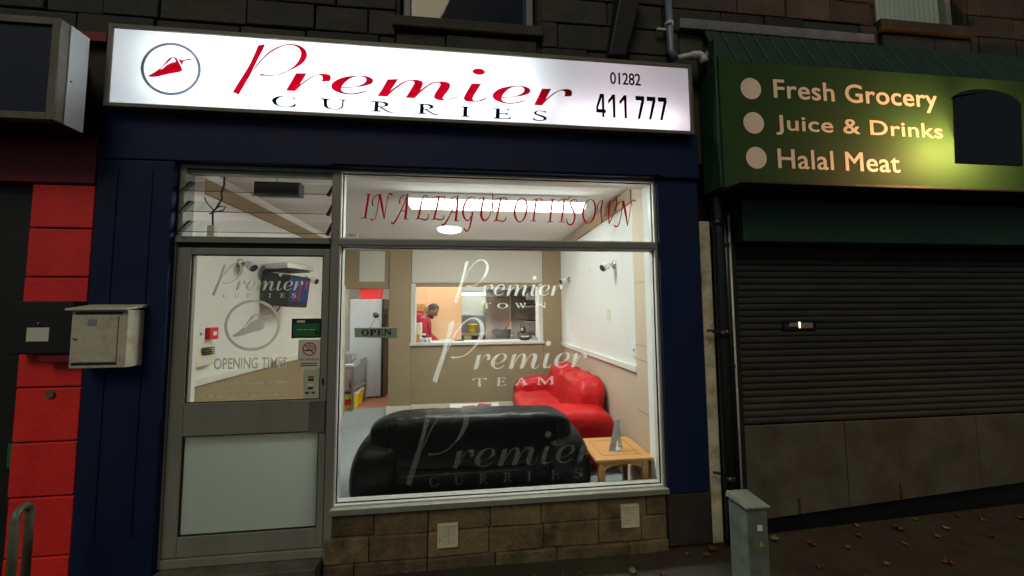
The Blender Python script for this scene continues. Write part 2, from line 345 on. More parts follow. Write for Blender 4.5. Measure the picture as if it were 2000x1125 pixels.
CORSIVA = [('I',[[(-712,2448,110),(-733,2283,110)],[(-734,2446,40),(-712,2451,45),(-694,2454,40)],[(-762,2280,45),(-733,2284,45),(-719,2280,45)]]),('N',[[(-682,2370,80),(-687,2391,70),(-678,2426,50),(-659,2445,45),(-632,2454,45)],[(-640,2448,50),(-648,2371,50),(-657,2315,55),(-668,2279,60),(-685,2269,70),(-697,2281,70)],[(-637,2453,120),(-621,2372,130),(-605,2276,40)],[(-605,2276,30),(-597,2337,45),(-586,2414,45),(-577,2452,55),(-564,2460,80),(-554,2449,70)]]),('A',[[(-500,2391,75),(-501,2416,60),(-488,2442,50),(-466,2453,45),(-444,2460,40)],[(-454,2443,40),(-480,2370,50),(-509,2303,70),(-530,2264,90),(-547,2247,90),(-557,2259,70)],[(-449,2458,80),(-453,2376,120),(-462,2279,120)],[(-472,2279,40),(-462,2281,45),(-439,2278,40)],[(-497,2337,50),(-455,2339,50)]]),('L',[[(-308,2437,60),(-318,2452,70),(-333,2449,60),(-345,2425,70),(-355,2384,100),(-366,2322,110),(-378,2283,90)],[(-392,2280,40),(-366,2287,60),(-336,2279,80),(-312,2282,70),(-302,2308,50),(-307,2318,40)]]),('E',[[(-283,2347,70),(-287,2375,60),(-280,2417,45),(-263,2440,45),(-233,2449,50),(-190,2449,60),(-192,2427,25)],[(-230,2447,90),(-242,2381,100),(-262,2288,100)],[(-245,2372,40),(-220,2372,50),(-209,2373,40)],[(-205,2388,30),(-211,2354,30)],[(-281,2280,40),(-252,2287,60),(-222,2281,70),(-199,2289,60),(-193,2315,35)]]),('A',[[(-150,2389,75),(-152,2414,60),(-138,2440,50),(-115,2451,45),(-92,2458,40)],[(-103,2441,40),(-130,2367,50),(-160,2299,70),(-183,2260,90),(-200,2243,90),(-210,2254,70)],[(-98,2457,80),(-102,2373,120),(-112,2274,120)],[(-122,2275,40),(-112,2277,45),(-89,2274,40)],[(-148,2333,50),(-105,2336,50)]]),('G',[[(23,2401,30),(26,2443,40),(5,2453,50),(-20,2444,60),(-46,2407,100),(-61,2349,110),(-53,2303,100),(-33,2280,70),(-15,2288,45),(-5,2314,40)],[(-12,2337,45),(18,2340,45)],[(8,2339,90),(-2,2283,90),(-17,2220,80),(-38,2202,70),(-53,2225,60)]]),('U',[[(46,2389,70),(49,2420,55),(65,2444,45),(93,2453,50)],[(90,2450,80),(75,2384,110),(69,2321,120),(85,2285,110),(108,2288,80),(131,2322,50),(147,2391,45),(154,2455,70),(147,2486,50)]]),('E',[[(155,2346,70),(151,2374,60),(159,2417,45),(177,2441,45),(208,2450,50),(252,2450,60),(250,2427,25)],[(211,2447,90),(197,2381,100),(176,2286,100)],[(195,2371,40),(221,2371,50),(232,2372,40)],[(236,2388,30),(229,2353,30)],[(156,2277,40),(186,2285,60),(217,2279,70),(241,2287,60),(248,2313,35)]]),('O',[[(360,2454,43),(334,2432,64),(314,2374,107),(313,2323,118),(333,2284,86),(358,2280,54),(386,2314,97),(402,2377,107),(399,2422,97),(382,2450,54),(360,2454,43)]]),('F',[[(422,2349,64),(418,2377,54),(433,2423,43),(462,2447,43),(513,2451,59),(511,2425,27)],[(473,2450,86),(461,2378,97),(448,2287,97)],[(427,2283,43),(448,2288,43),(468,2282,43)],[(464,2381,43),(492,2382,43)],[(497,2393,27),(489,2359,27)]]),('I',[[(593,2450,86),(581,2364,97),(571,2286,97)],[(579,2447,43),(614,2454,43)],[(549,2280,48),(591,2283,48)]]),('T',[[(623,2365,64),(621,2393,54),(637,2434,43),(666,2455,54),(695,2453,75),(718,2459,64),(723,2480,43)],[(680,2453,86),(673,2377,97),(657,2288,97)],[(637,2280,48),(683,2283,48)]]),('S',[[(774,2406,32),(775,2449,43),(756,2456,54),(732,2437,75),(732,2402,97),(751,2362,107),(759,2322,97),(744,2275,86),(717,2263,86),(700,2280,75),(698,2306,43)]]),('O',[[(873,2457,43),(846,2434,64),(825,2375,107),(823,2323,118),(843,2283,86),(869,2279,54),(900,2313,97),(917,2377,107),(914,2424,97),(897,2453,54),(873,2457,43)]]),('W',[[(934,2378,64),(933,2407,54),(953,2442,43),(980,2455,43)],[(974,2449,75),(960,2373,97),(964,2282,54)],[(964,2282,32),(998,2368,43),(1034,2456,43)],[(1030,2450,75),(1019,2362,97),(1020,2275,43)],[(1020,2275,32),(1058,2357,43),(1084,2434,64),(1082,2487,54)]]),('N',[[(1080,2364,80),(1075,2386,70),(1087,2424,50),(1110,2444,45),(1142,2454,45)],[(1133,2447,50),(1119,2365,50),(1106,2305,55),(1091,2266,60),(1071,2255,70),(1058,2268,70)],[(1135,2453,120),(1150,2366,130),(1163,2262,40)],[(1163,2262,30),(1177,2328,45),(1193,2411,45),(1206,2452,55),(1220,2461,80),(1232,2449,70)]])]
def bbox(cs):
    xs = [p[0] for c in cs for p in c]; zs = [p[1] for c in cs for p in c]; return min(xs), max(xs), min(zs), max(zs)
def fitc(cs, bb, x0, x1, z0, z1):
    return [[(x0+(p[0]-bb[0])/(bb[1]-bb[0])*(x1-x0), z0+(p[1]-bb[2])/(bb[3]-bb[2])*(z1-z0)) for p in c] for c in cs]
def shift(cs, d): return [[(p[0]+d[0], p[1]+d[1]) for p in c] for c in cs]
GS = {k: [smooth_closed(c) for c in v] for k, v in GLYPH.items() if k[0] != '_'}
GS['P'] = [smooth_closed(c) for c in GLYPH['P']]
E_OFF, R_OFF, RR_OFF = GLYPH['_e2'][0][0], GLYPH['_r2'][0][0], GLYPH['_R2'][0][0]
REMIER = [GS['r'], GS['e'], GS['m'], [GS['i'][0]], [GS['i'][1]], shift(GS['e'], E_OFF), shift(GS['r'], R_OFF)]
XH = bbox([c for i, g in enumerate(REMIER) if i != 4 for c in g])
def serif_glyph(ch): return [list(c) for c in (GS[ch] if ch in GS else SERIF[ch])]
def logo_word(mb, P, rem, y0, thick, dot=True):
    """the script word: P into box P, 'remier' into box rem (x0,x1,z0,z1 of the small letters)"""
    pb = bbox(GS['P'])
    for i, c in enumerate(GS['P']): add_flat(mb, fitc([c], pb, *P), thick, y0-.0002*i)
    for i, g in enumerate(REMIER):
        if i == 4 and not dot: continue
        add_flat(mb, fitc(g, XH, *rem), thick, y0)
# ------------------------------------------------------------------ materials
mat('tarmac', (.021,.020,.016), .75, var=.45, vscale=9, bump=.6, bscale=140, dirt=(.03,.05,.015), dscale=1.7, dmix=.8)
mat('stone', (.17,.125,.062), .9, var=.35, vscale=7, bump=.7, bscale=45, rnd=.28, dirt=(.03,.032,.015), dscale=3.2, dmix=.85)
mat('stone_moss', (.13,.10,.055), .95, var=.45, vscale=9, bump=.8, bscale=50, rnd=.2, dirt=(.035,.05,.014), dscale=5, dmix=.95)
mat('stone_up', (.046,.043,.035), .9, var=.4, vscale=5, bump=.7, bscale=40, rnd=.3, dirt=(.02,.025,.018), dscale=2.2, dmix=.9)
mat('mortar', (.045,.037,.024), .95, var=.3, vscale=20, bump=.5, bscale=80)
mat('blue_paint', (.006,.015,.062), .6, spec=.25, var=.2, vscale=4, bump=.08, bscale=12, stretch=(1,1,.15), dirt=(.012,.012,.016), dscale=2.5, dmix=.5)
mat('scuffed_base', (.03,.022,.018), .8, var=.4, vscale=8, bump=.3, bscale=40)
mat('aluminium', (.25,.255,.215), .45, metal=.15, var=.14, vscale=5, bump=.05, bscale=50, stretch=(1,1,.2))
mat('bead', (.62,.62,.58), .35, metal=.2, var=.1, vscale=9)
mat('gasket', (.006,.006,.006), .6)
mat('kickplate', (.13,.135,.115), .5, metal=.15, var=.2, vscale=6)
mat('step', (.10,.105,.09), .7, var=.35, vscale=8, bump=.3, bscale=60, dirt=(.03,.04,.015), dscale=3, dmix=.8)
glassmat('glass'); glassmat('door_glass', (.90,.91,.86)); glassmat('dark_glass', (.6,.62,.62))
panelmat('frosted', (.50,.55,.50), .14)
etchmat('etch', (.72,.72,.69), .74, .02)
etchmat('etch_door', (.56,.555,.51), .20, .06)
etchmat('etch_shaded', (.66,.66,.64), .965, .008)  # same film as etch, thinned to stand in for less light low down
etchmat('vinyl_red', (.46,.008,.016), .0, .55)
mat('black_paint', (.008,.008,.01), .5)
mat('ink', (.012,.014,.02), .6)
filtermat('film_red', (.31,.010,.045), (.35,.004,.012), .06)
filtermat('film_dark', (.012,.016,.022), (.01,.012,.018), .2)
filtermat('film_grey', (.24,.25,.28), (.03,.03,.035), .1)
panelmat('acrylic', (.93,.95,.97), .12)
mat('sign_frame', (.15,.14,.11), .5, metal=.1, var=.2, vscale=6)
mat('white_inside', (.85,.85,.85), .8)
mat('white_side', (.76,.84,.84), .55, var=.05, vscale=3)
mat('dark_face', (.008,.008,.012), .35, var=.3, vscale=2)
mat('olive_frame', (.14,.135,.09), .55, metal=.1, var=.25, vscale=7)
mat('red_stone', (.88,.026,.022), .6, var=.14, vscale=6, bump=.3, bscale=45, rnd=.08)
mat('maroon', (.20,.008,.014), .6, var=.3, vscale=4)  # redness raised to stand in for a red glow on the left fascia
mat('near_black', (.006,.006,.007), .6, var=.3, vscale=6)
mat('mailbox', (.60,.58,.45), .5, var=.10, vscale=9, bump=.06, bscale=60, dirt=(.2,.12,.06), dscale=14, dmix=.45)
mat('chrome', (.75,.75,.74), .18, metal=1.0)
mat('steel', (.50,.50,.50), .32, metal=.9, var=.15, vscale=6)
mat('paper', (.70,.71,.60), .8, var=.05)
mat('paper_white', (.78,.78,.76), .8)
mat('green_board', (.022,.066,.024), .8, spec=.12, var=.16, vscale=3, bump=.04, bscale=20)
mat('green_dark', (.008,.045,.014), .5, var=.25, vscale=4)
mat('green_tile', (.008,.038,.018), .6, var=.35, vscale=9)
mat('board_white', (.70,.66,.56), .5, var=.06, vscale=8)
mat('flashing', (.16,.18,.20), .6, metal=.2, var=.3, vscale=6)
mat('shutter', (.040,.039,.033), .75, spec=.2, metal=.0, var=.35, vscale=5, stretch=(.4,1,3), rnd=.12, dirt=(.05,.045,.03), dscale=4, dmix=.5)
mat('sheet_metal', (.085,.083,.058), .7, metal=.1, var=.35, vscale=3.5, bump=.15, bscale=9, dirt=(.075,.035,.014), dscale=2.6, dmix=.7)
mat('rust', (.10,.038,.012), .9, var=.5, vscale=9)
mat('cream_render', (.60,.56,.40), .85, var=.22, vscale=7, bump=.4, bscale=40, dirt=(.10,.09,.05), dscale=4, dmix=.8)
mat('black_pipe', (.010,.011,.014), .35, var=.3, vscale=10)
mat('blue_pipe', (.16,.20,.30), .4, var=.2, vscale=8)
mat('white_pvc', (.62,.62,.58), .4, var=.12, vscale=8, dirt=(.2,.2,.17), dscale=9, dmix=.5)
mat('cabinet', (.155,.185,.155), .55, metal=.1, var=.15, vscale=8, bump=.08, bscale=40, dirt=(.07,.075,.045), dscale=5, dmix=.7)
mat('yellow_label', (.55,.40,.03), .6)
mat('vent_plastic', (.62,.59,.43), .6, var=.12, vscale=20)
mat('blind', (.75,.80,.68), .8, var=.12, vscale=2)
mat('night_room', (.012,.018,.030), .9)
mat('window_wood', (.22,.23,.22), .6, var=.2, vscale=6)
for nm, c in (('leaf_brown', (.13,.045,.014)), ('leaf_yellow', (.18,.12,.03)), ('leaf_pale', (.22,.20,.10))): mat(nm, c, .8, var=.35, vscale=60)
mat('rail_steel', (.16,.17,.11), .5, metal=.3, var=.3, vscale=9)
mat('green_sticker', (.015,.16,.05), .5)
# inside
mat('carpet', (.26,.285,.29), .95, var=.12, vscale=14, bump=.5, bscale=320)
mat('terracotta', (.38,.15,.09), .6, var=.2, vscale=8)
mat('wall_white', (.80,.80,.77), .85, var=.03, vscale=3, bump=.06, bscale=60)
mat('wall_cream', (.60,.57,.50), .85, var=.03, vscale=3, bump=.06, bscale=60)
mat('wall_tan', (.275,.205,.118), .85, var=.05, vscale=3, bump=.06, bscale=60)
mat('tan_light', (.46,.375,.28), .7, var=.05, vscale=3)
mat('ceiling', (.76,.74,.71), .9, var=.03, vscale=2)
mat('trim_white', (.74,.73,.68), .45, var=.03)
mat('trim_cream', (.66,.62,.50), .5, var=.04)
mat('peach', (.86,.55,.33), .8, var=.03)
mat('black_leather', (.003,.0035,.0045), .42, var=.3, vscale=5, bump=.7, bscale=13, spec=.24)
mat('red_leather', (.40,.006,.009), .40, var=.12, vscale=5, bump=.8, bscale=11, spec=.30)
mat('oak', (.52,.26,.085), .45, var=.14, vscale=6, stretch=(2,12,12))
mat('oak_dark', (.22,.09,.03), .5)
mat('fridge_white', (.62,.64,.68), .4, var=.04)
mat('black_plastic', (.012,.012,.014), .4)
mat('grey_plastic', (.24,.25,.25), .5)
mat('white_plastic', (.78,.78,.76), .4)
mat('red_plastic', (.62,.02,.02), .4)
mat('yellow_plastic', (.80,.58,.02), .4)
mat('brown_steel', (.38,.31,.27), .45, metal=.3, var=.3, vscale=3, stretch=(2,2,.4))
mat('grey_steel', (.36,.39,.42), .45, metal=.3, var=.1)
mat('hood_dark', (.03,.03,.033), .5, metal=.4, var=.2)
mat('pot_steel', (.42,.42,.41), .3, metal=.8, var=.2, vscale=12)
mat('skin', (.26,.13,.075), .55); mat('hair', (.012,.009,.008), .6, bump=.6, bscale=200)
mat('hoodie', (.34,.012,.035), .9, var=.18, vscale=9, bump=.5, bscale=30)
mat('trousers', (.02,.02,.025), .9); mat('glove', (.30,.03,.22), .5)
mat('crate_wood', (.45,.20,.06), .7, var=.25, vscale=12)
mat('open_board', (.52,.58,.45), .55, var=.08, vscale=12)
mat('acrylic_clear', (.60,.62,.62), .25, var=.1)
mat('mag_dark', (.10,.06,.05), .4, var=.8, vscale=40)
emat('screen', (.13,.20,.60), .26)
emat('tube_shop', (.97,1.0,.97), 74.0)
emat('lamp_round', (1.0,.96,.88), 20.0)
emat('tube_kitchen', (.92,1.0,.98), 130.0)
emat('bulb_warm', (1.0,.88,.72), 205.0)
emat('tube_sign', (.92,.98,1.0), 44.0)
emat('tube_pink', (1.0,.82,.88), 24.0)
emat('flood', (1.0,.46,.18), 620.0)
emat('slot_tube', (1.0,.80,.5), 2.2)
emat('added_cool', (.95,1.0,1.0), 125.0)  # glow of the two unseen lights added in the kitchen
# ================================================================== ground
def ground_z(x): 
    t = max(0.0, min(1.0, (x-1.2)/3.4)); return -.045 + .11*t
g = MB(); xs = [-400, -60, -12, -6, -3, -1, 0, 1.2, 1.8, 2.4, 3.0, 3.6, 4.2, 4.6, 7, 12, 60, 400]; ys = [-400, -60, -14, -6, -2.5, -1, -.3, .02]
for i, x in enumerate(xs):
    for y in ys: g.v.append((x, y, ground_z(x)))
ny = len(ys)
for i in range(len(xs)-1):
    for j in range(ny-1): g.f.append((i*ny+j, (i+1)*ny+j, (i+1)*ny+j+1, i*ny+j+1))
struct(g.build('pavement', 'tarmac'))

# ================================================================== the stone building (upper wall, plinth)
bld = thing('stone_building', 'dark stone terrace building above and below the curry shop front', 'building', (0, .02, -.1))
w = MB()                                            # mortar backing with openings for the upper windows
w.box(-6, 8, .03, .25, 2.76, 3.70)
w.box(-6, -.52, .03, .25, 3.70, 5.2); w.box(.50, 3.42, .03, .25, 3.70, 5.2); w.box(4.30, 8, .03, .25, 3.70, 5.2)
w.box(-.945, 1.375, .03, .10, -.12, .336)
w.box(-6, -2.75, .06, .25, -.12, 2.76)
w.box(1.705, 8, .21, .33, -.12, 2.76)
w.build('wall', 'mortar', bld)
def stones(x0, x1, z0, z1, hgt, wl, m, yb, yf, jt=.012, shiftk=.5):
    zc = z0; row = 0
    while zc < z1-.03:
        h = min(hgt*random.uniform(.9, 1.1), z1-zc); x = x0 - (wl*shiftk if row % 2 else 0) - random.uniform(0, .1)
        while x < x1:
            wd = wl*random.uniform(.7, 1.25); a, b = max(x, x0), min(x+wd, x1); x += wd
            if b-a < .05: continue
            p = MB(); pr = yf + random.uniform(-.006, .006)
            j = lambda: random.uniform(-.004, .004)
            xa, xb, za, zb = a+jt/2, b-jt/2, zc+jt/2, zc+h-jt/2
            p.hexa([(xa, pr+j(), za+j()), (xb, pr+j(), za+j()), (xb, yb, za), (xa, yb, za), (xa, pr+j(), zb+j()), (xb, pr+j(), zb+j()), (xb, yb, zb), (xa, yb, zb)])
            p.build('stone', m, bld, bevel=.007)
        zc += h; row += 1
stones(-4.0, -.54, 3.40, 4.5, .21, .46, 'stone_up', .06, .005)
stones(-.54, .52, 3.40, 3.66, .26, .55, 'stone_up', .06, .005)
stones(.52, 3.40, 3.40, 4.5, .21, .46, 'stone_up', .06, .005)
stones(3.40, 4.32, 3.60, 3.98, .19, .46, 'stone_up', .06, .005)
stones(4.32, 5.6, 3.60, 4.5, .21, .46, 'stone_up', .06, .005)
for zz0, zz1, sg in ((.185, .332, 0), (.028, .185, 1), (-.10, .028, 2)):
    x = -.938 - .13*sg
    while x < 1.372:
        wd = random.uniform(.30, .52); a, b = max(x, -.938), min(x+wd, 1.372); x += wd
        if b-a < .06: continue
        pr = -.012*sg + random.uniform(-.004, .004); j = lambda: random.uniform(-.006, .006)
        p = MB(); xa, xb, za, zb = a+.0022, b-.0022, zz0+.0022, zz1-.002
        p.hexa([(xa, pr+j(), za+j()), (xb, pr+j(), za+j()), (xb, .08, za), (xa, .08, za), (xa, pr+j(), zb+j()), (xb, pr+j(), zb+j()), (xb, .08, zb), (xa, .08, zb)])
        p.build('stone', 'stone_moss' if sg == 2 else 'stone', bld, bevel=.007)

# upper windows
def sash(name, label, x0, x1, z0, kind):
    t = thing(name, label, 'window', ((x0+x1)/2, .1, z0))
    f = MB(); f.box(x0, x0+.05, .08, .14, z0, 5.1); f.box(x1-.05, x1, .08, .14, z0, 5.1); f.box(x0+.05, x1-.05, .08, .14, z0, z0+.05); f.build('frame', 'window_wood', t, bevel=.004)
    MB().box(x0-.06, x1+.06, -.03, .2, z0-.08, z0-.002).build('sill', 'stone_up', t, bevel=.008)
    MB().box(x0+.05, x1-.05, .106, .112, z0+.05, 5.1).build('pane', 'dark_glass' if kind == 'dark' else 'glass', t)
    if kind == 'dark':
        b = MB(); b.box(x0, x1, .6, .62, z0, 5.1); b.build('back_panel', 'night_room', t)
        MB().squad(((x0+x1)/2-.03, .40, z0+.16), (.16, .06, .15), 1, 1).build('lamp_shade', 'blind', t, smooth=True)
        MB().box(x1-.36, x1-.08, .35, .36, z0+.02, z0+.25).build('curtain', 'blind', t)
    else:
        b = MB()
        for i in range(14): xx = x0+.05+i*(x1-x0-.1)/14; b.quad((xx, .130, z0+.03), (xx+.054, .134, z0+.03), (xx+.054, .134, 5.1), (xx, .130, 5.1))
        b.build('blind', 'blind', t)
sash('upper_window', 'dark upstairs window above the middle of the lit sign', -.50, .47, 3.74, 'dark')
sash('upper_window', 'upstairs window with pale drawn blind above the green sign', 3.45, 4.26, 4.05, 'blind')

# ================================================================== blue shop surround
sur = thing('shopfront_surround', 'dark blue painted timber surround of the curry shop', 'shopfront', (-.3, 0, 0))
MB().box(-2.338, 1.70, -.05, .10, 2.612, 2.955).build('fascia', 'blue_paint', sur, bevel=.006)
MB().box(-.93, 1.40, -.062, -.051, 2.622, 2.640).build('drip_bead', 'blue_paint', sur, bevel=.003)
MB().box(-2.338, -1.898, -.045, .22, -.08, 2.609).build('pilaster', 'blue_paint', sur, bevel=.008)
MB().box(1.378, 1.70, -.022, .22, .33, 2.609).build('pilaster', 'blue_paint', sur, bevel=.008)
lab(MB().box(1.376, 1.702, -.024, .22, -.02, .328).build('pilaster_base', 'scuffed_base', sur, bevel=.006), 'scuffed dark foot of the pilaster beside the window')
for x in (-2.22, -2.02): MB().box(x-.006, x+.006, -.051, -.0455, .3, 2.55).build('moulding', 'blue_paint', sur, bevel=.002)
MB().box(-2.338, 1.70, .02, .25, 2.957, 3.40).build('backing_board', 'near_black', sur)

# ================================================================== shop window
win = thing('shop_window', 'large lit shop window with etched and red lettering and grey metal frame', 'window', (.24, 0, .34))
f = MB()
f.box(-.943, -.892, 0, .09, .05, 2.610); f.build('mullion', 'aluminium', win, bevel=.003)
MB().box(1.366, 1.377, .0, .09, .342, 2.610).build('jamb', 'aluminium', win, bevel=.002)
MB().box(-.892, 1.366, .0, .09, 2.603, 2.611).build('head_bar', 'aluminium', win, bevel=.002)
MB().box(-.892, 1.366, -.006, .085, 2.086, 2.128).build('transom', 'aluminium', win, bevel=.003)
MB().box(-.90, 1.385, -.035, .10, .338, .376).build('sill', 'aluminium', win, bevel=.004)
def ring(mb, x0, x1, z0, z1, t, y0, y1):
    mb.box(x0, x0+t, y0, y1, z0, z1); mb.box(x1-t, x1, y0, y1, z0, z1); mb.box(x0+t, x1-t, y0, y1, z0, z0+t); mb.box(x0+t, x1-t, y0, y1, z1-t, z1)
for z0, z1 in ((2.128, 2.603), (.376, 2.086)):
    a = MB(); ring(a, -.892, 1.366, z0, z1, .011, .004, .030); a.build('glazing_bead', 'bead', win, bevel=.002)
    a = MB(); ring(a, -.889, 1.363, z0+.003, z1-.003, .013, .030, .036); a.build('gasket', 'gasket', win)
    a = MB(); ring(a, -.892, 1.366, z0, z1, .015, .042, .085); a.build('glazing_bead', 'bead', win, bevel=.002)
    pane = MB().box(-.884, 1.358, .036, .041, z0+.008, z1-.008).build('pane', 'glass', win)
    if z0 > 2: pane_up = pane
# red line of lettering in the upper light (one part per word)
YV = .0345
words = {'IN': 2, 'A': 1, 'LEAGUE': 6, 'OF': 2, 'ITS': 3, 'OWN': 3}; k = 0
for wd, n in words.items():
    for nm, strokes in CORSIVA[k:k+n]:
        mb = MB()
        for q, s in enumerate(strokes): ribbon(mb, [(p[0]/1000, p[1]/1000, max(.0055, p[2]/7600)) for p in s], YV-.0004*q, .0003)
        lab(mb.build('letter', 'vinyl_red', pane_up), 'red calligraphic vinyl letter '+nm+' of the word '+wd)
    k += n
mb = MB(); logo_word(mb, (-.123, .123, 1.691, 2.001), (.071, .654, 1.739, 1.822), YV, .0004); build_letters(mb, 'etch', pane)
mb = MB()
for ch, x0, x1 in (('T', .07, .14), ('O', .182, .258), ('W', .31, .391), ('N', .462, .535)):
    g_ = serif_glyph(ch); add_flat(mb, fitc(g_, bbox(g_), x0, x1, 1.651, 1.690), .0004, YV)
build_letters(mb, 'etch', pane)
mb = MB(); logo_word(mb, (-.267, .091, 1.144, 1.588), (.014, .828, 1.223, 1.335), YV, .0004); build_letters(mb, 'etch', pane)
mb = MB()
for ch, x0, x1 in (('T', .005, .104), ('E', .173, .24), ('A', .30, .395), ('M', .458, .587)):
    g_ = serif_glyph(ch); add_flat(mb, fitc(g_, bbox(g_), x0, x1, 1.110, 1.166), .0004, YV)
build_letters(mb, 'etch', pane)
mb = MB(); logo_word(mb, (-.439, -.02, .466, .991), (-.127, .885, .560, .690), YV, .0004); build_letters(mb, 'etch_shaded', pane)
mb = MB()
for i, ch in enumerate('CURRIES'):
    g_ = serif_glyph(ch); x0 = -.284+i*.167; wd = .026 if ch == 'I' else .063; add_flat(mb, fitc(g_, bbox(g_), x0, x0+wd, .455, .520), .0004, YV)
build_letters(mb, 'etch_shaded', pane)

# ================================================================== louvre window over the door
lou = thing('louvre_window', 'small open glass louvre window above the door', 'window', (-1.41, 0, 2.13))
f = MB(); f.box(-1.895, -1.862, .0, .09, 2.13, 2.61); f.build('side_frame', 'aluminium', lou, bevel=.002)
MB().box(-1.862, -.943, .0, .08, 2.585, 2.610).build('head_frame', 'aluminium', lou, bevel=.002)
MB().box(-1.862, -.943, .02, .08, 2.560, 2.580).build('head_frame', 'aluminium', lou, bevel=.002)
MB().box(-1.895, -.943, -.012, .09, 2.090, 2.130).build('transom', 'aluminium', lou, bevel=.003)
for zc in (2.150, 2.282, 2.415, 2.548):
    c = MB(); c.hexa([(-1.848, -.045, zc), (-.962, -.045, zc), (-.962, -.040, zc), (-1.848, -.040, zc), (-1.848, .052, zc+.10), (-.962, .052, zc+.10), (-.962, .057, zc+.10), (-1.848, .057, zc+.10)])
    if zc < 2.5: c.build('blade', 'glass', lou)
    else: MB().box(-1.85, -.96, .03, .036, 2.52, 2.558).build('blade', 'glass', lou)
    if zc > 2.5: continue
    MB().box(-1.848, -.962, -.047, -.0455, zc-.001, zc+.003).build('blade_edge', 'gasket', lou)
    for x in (-1.860, -.962):
        MB().hexa([(x, -.05, zc-.006), (x+.014, -.05, zc-.006), (x+.014, -.02, zc-.006), (x, -.02, zc-.006), (x, .045, zc+.095), (x+.014, .045, zc+.095), (x+.014, .075, zc+.095), (x, .075, zc+.095)]).build('clip', 'black_plastic', lou)

# ================================================================== door
door = thing('shop_door', 'grey metal shop door with etched upper glass and frosted lower panel', 'door', (-1.41, .0, .1))
MB().box(-1.888, -1.803, .005, .06, .135, 2.058).build('stile', 'aluminium', door, bevel=.004)
MB().box(-.990, -.948, .005, .06, .135, 2.058).build('stile', 'aluminium', door, bevel=.004)
MB().box(-1.803, -.990, .007, .058, 2.013, 2.058).build('rail', 'aluminium', door, bevel=.003)
MB().box(-1.803, -.990, .007, .058, .861, 1.063).build('rail', 'aluminium', door, bevel=.003)
MB().box(-1.803, -.990, .007, .058, .135, .255).build('rail', 'aluminium', door, bevel=.003)
MB().box(-1.05, -.951, -.006, .0065, .856, 1.056).build('push_plate', 'kickplate', door, bevel=.002)
MB().box(-.975, -.966, -.004, .006, 1.16, 1.20).build('keyhole', 'black_plastic', door, bevel=.002)
for z0, z1, m in ((1.063, 2.013, 'door_glass'), (.255, .861, 'frosted')):
    dp_ = MB().box(-1.803, -.990, .024, .029, z0, z1).build('pane', m, door)
    if z0 > 1: dpane = dp_
    a = MB(); ring(a, -1.803, -.990, z0, z1, .006, .012, .024); a.build('gasket', 'gasket', door)
MB().box(-1.895, -.943, .0, .09, .075, .128).build('threshold', 'aluminium', door, bevel=.004)
MB().box(-1.893, -.946, .02, .085, 2.062, 2.088).build('shadow_gap', 'gasket', door)
MB().box(-1.899, -1.889, -.006, .05, .08, 2.088).build('door_frame', 'aluminium', door, bevel=.002)
YD = .0228
mb = MB(); logo_word(mb, (-1.681, -1.497, 1.744, 1.962), (-1.539, -1.121, 1.779, 1.845), YD, .0004); build_letters(mb, 'etch_door', dpane)
mb = MB()
for i, ch in enumerate('CURRIES'):
    g_ = serif_glyph(ch); x0 = -1.615+i*.0705; wd = .012 if ch == 'I' else .029; add_flat(mb, fitc(g_, bbox(g_), x0, x0+wd, 1.732, 1.761), .0004, YD)
build_letters(mb, 'etch_door', dpane)
mb = MB(); cx, cz = -1.427, 1.552
add_flat(mb, [[(cx+.171*math.cos(t*math.pi/32), cz+.167*math.sin(t*math.pi/32)) for t in range(64)], [(cx+.153*math.cos(t*math.pi/32), cz+.149*math.sin(t*math.pi/32)) for t in range(64)]], .0004, YD)
ch_ = [GS['chili'][0], GS['chili'][1]]; bb = bbox(GS['chili'])
add_flat(mb, fitc(ch_, bb, -1.549, -1.301, 1.478, 1.622), .0004, YD); add_flat(mb, fitc([GS['chili'][2]], bb, -1.549, -1.301, 1.478, 1.622), .0004, YD-.0002)
lab(mb.build('emblem', 'etch_door', dpane), 'etched chilli pepper in a ring')
mb = MB(); text_fit(mb, 'OPENING TIMES', -1.650, -1.205, 1.270, 1.343, YD, .0004, off=.017, space=1.0); build_letters(mb, 'etch_door', dpane)
# two lines of small faded hours, too worn to read
mb = MB()
for zb, x1 in ((1.166, -1.156), (1.090, -1.172)):
    x = -1.683
    while x < x1-.02:
        wd = random.uniform(.010, .02)
        if abs(x+1.46) > .02: ribbon(mb, [(x, zb+random.uniform(0, .006), .004), (x+wd*.3, zb+.024, .004), (x+wd*.7, zb+.004, .004), (x+wd, zb+.02, .003)], YD, .0003)
        else: ribbon(mb, [(x, zb+.012, .004), (x+wd, zb+.012, .004)], YD, .0003)
        x += wd+random.choice((.006, .006, .014))
build_letters(mb, 'etch_door', dpane)
st = tag(MB().box(-1.895, -.947, -.10, .02, -.06, .072).build('door_step', 'step', None, bevel=.008), 'grey stone step at the foot of the door', 'step')

# stickers on the door glass (inside face)
def sticker(name, label, x0, x1, z0, z1, m, y=.0305): 
    t = thing(name, label, 'sticker', ((x0+x1)/2, y, z0)); MB().box(x0, x1, y, y+.0006, z0, z1).build('sheet', m, t); return t
t = sticker('licence_sticker', 'green and black rating sticker at the top right of the door glass', -1.184, -1.000, 1.463, 1.592, 'ink', .0215)
MB().box(-1.172, -1.010, .0205, .0212, 1.475, 1.558).build('green_band', 'green_sticker', t)
m_ = MB(); m_.lathe([(.013, 0), (.013, .0005)], (-1.025, .0198, 1.497), axis='Y'); m_.build('score_dot', 'ink', t); 
for x in (-1.15, -1.11, -1.07): MB().box(x, x+.03, .0198, .0204, 1.517, 1.521).build('print_line', 'paper', t)
MB().box(-1.150, -1.10, .0198, .0204, 1.565, 1.580).build('print_line', 'paper', t)
t = sticker('no_smoking_sticker', 'pale no smoking notice with red ring on the door glass', -1.138, -.998, 1.262, 1.452, 'paper', .0215)
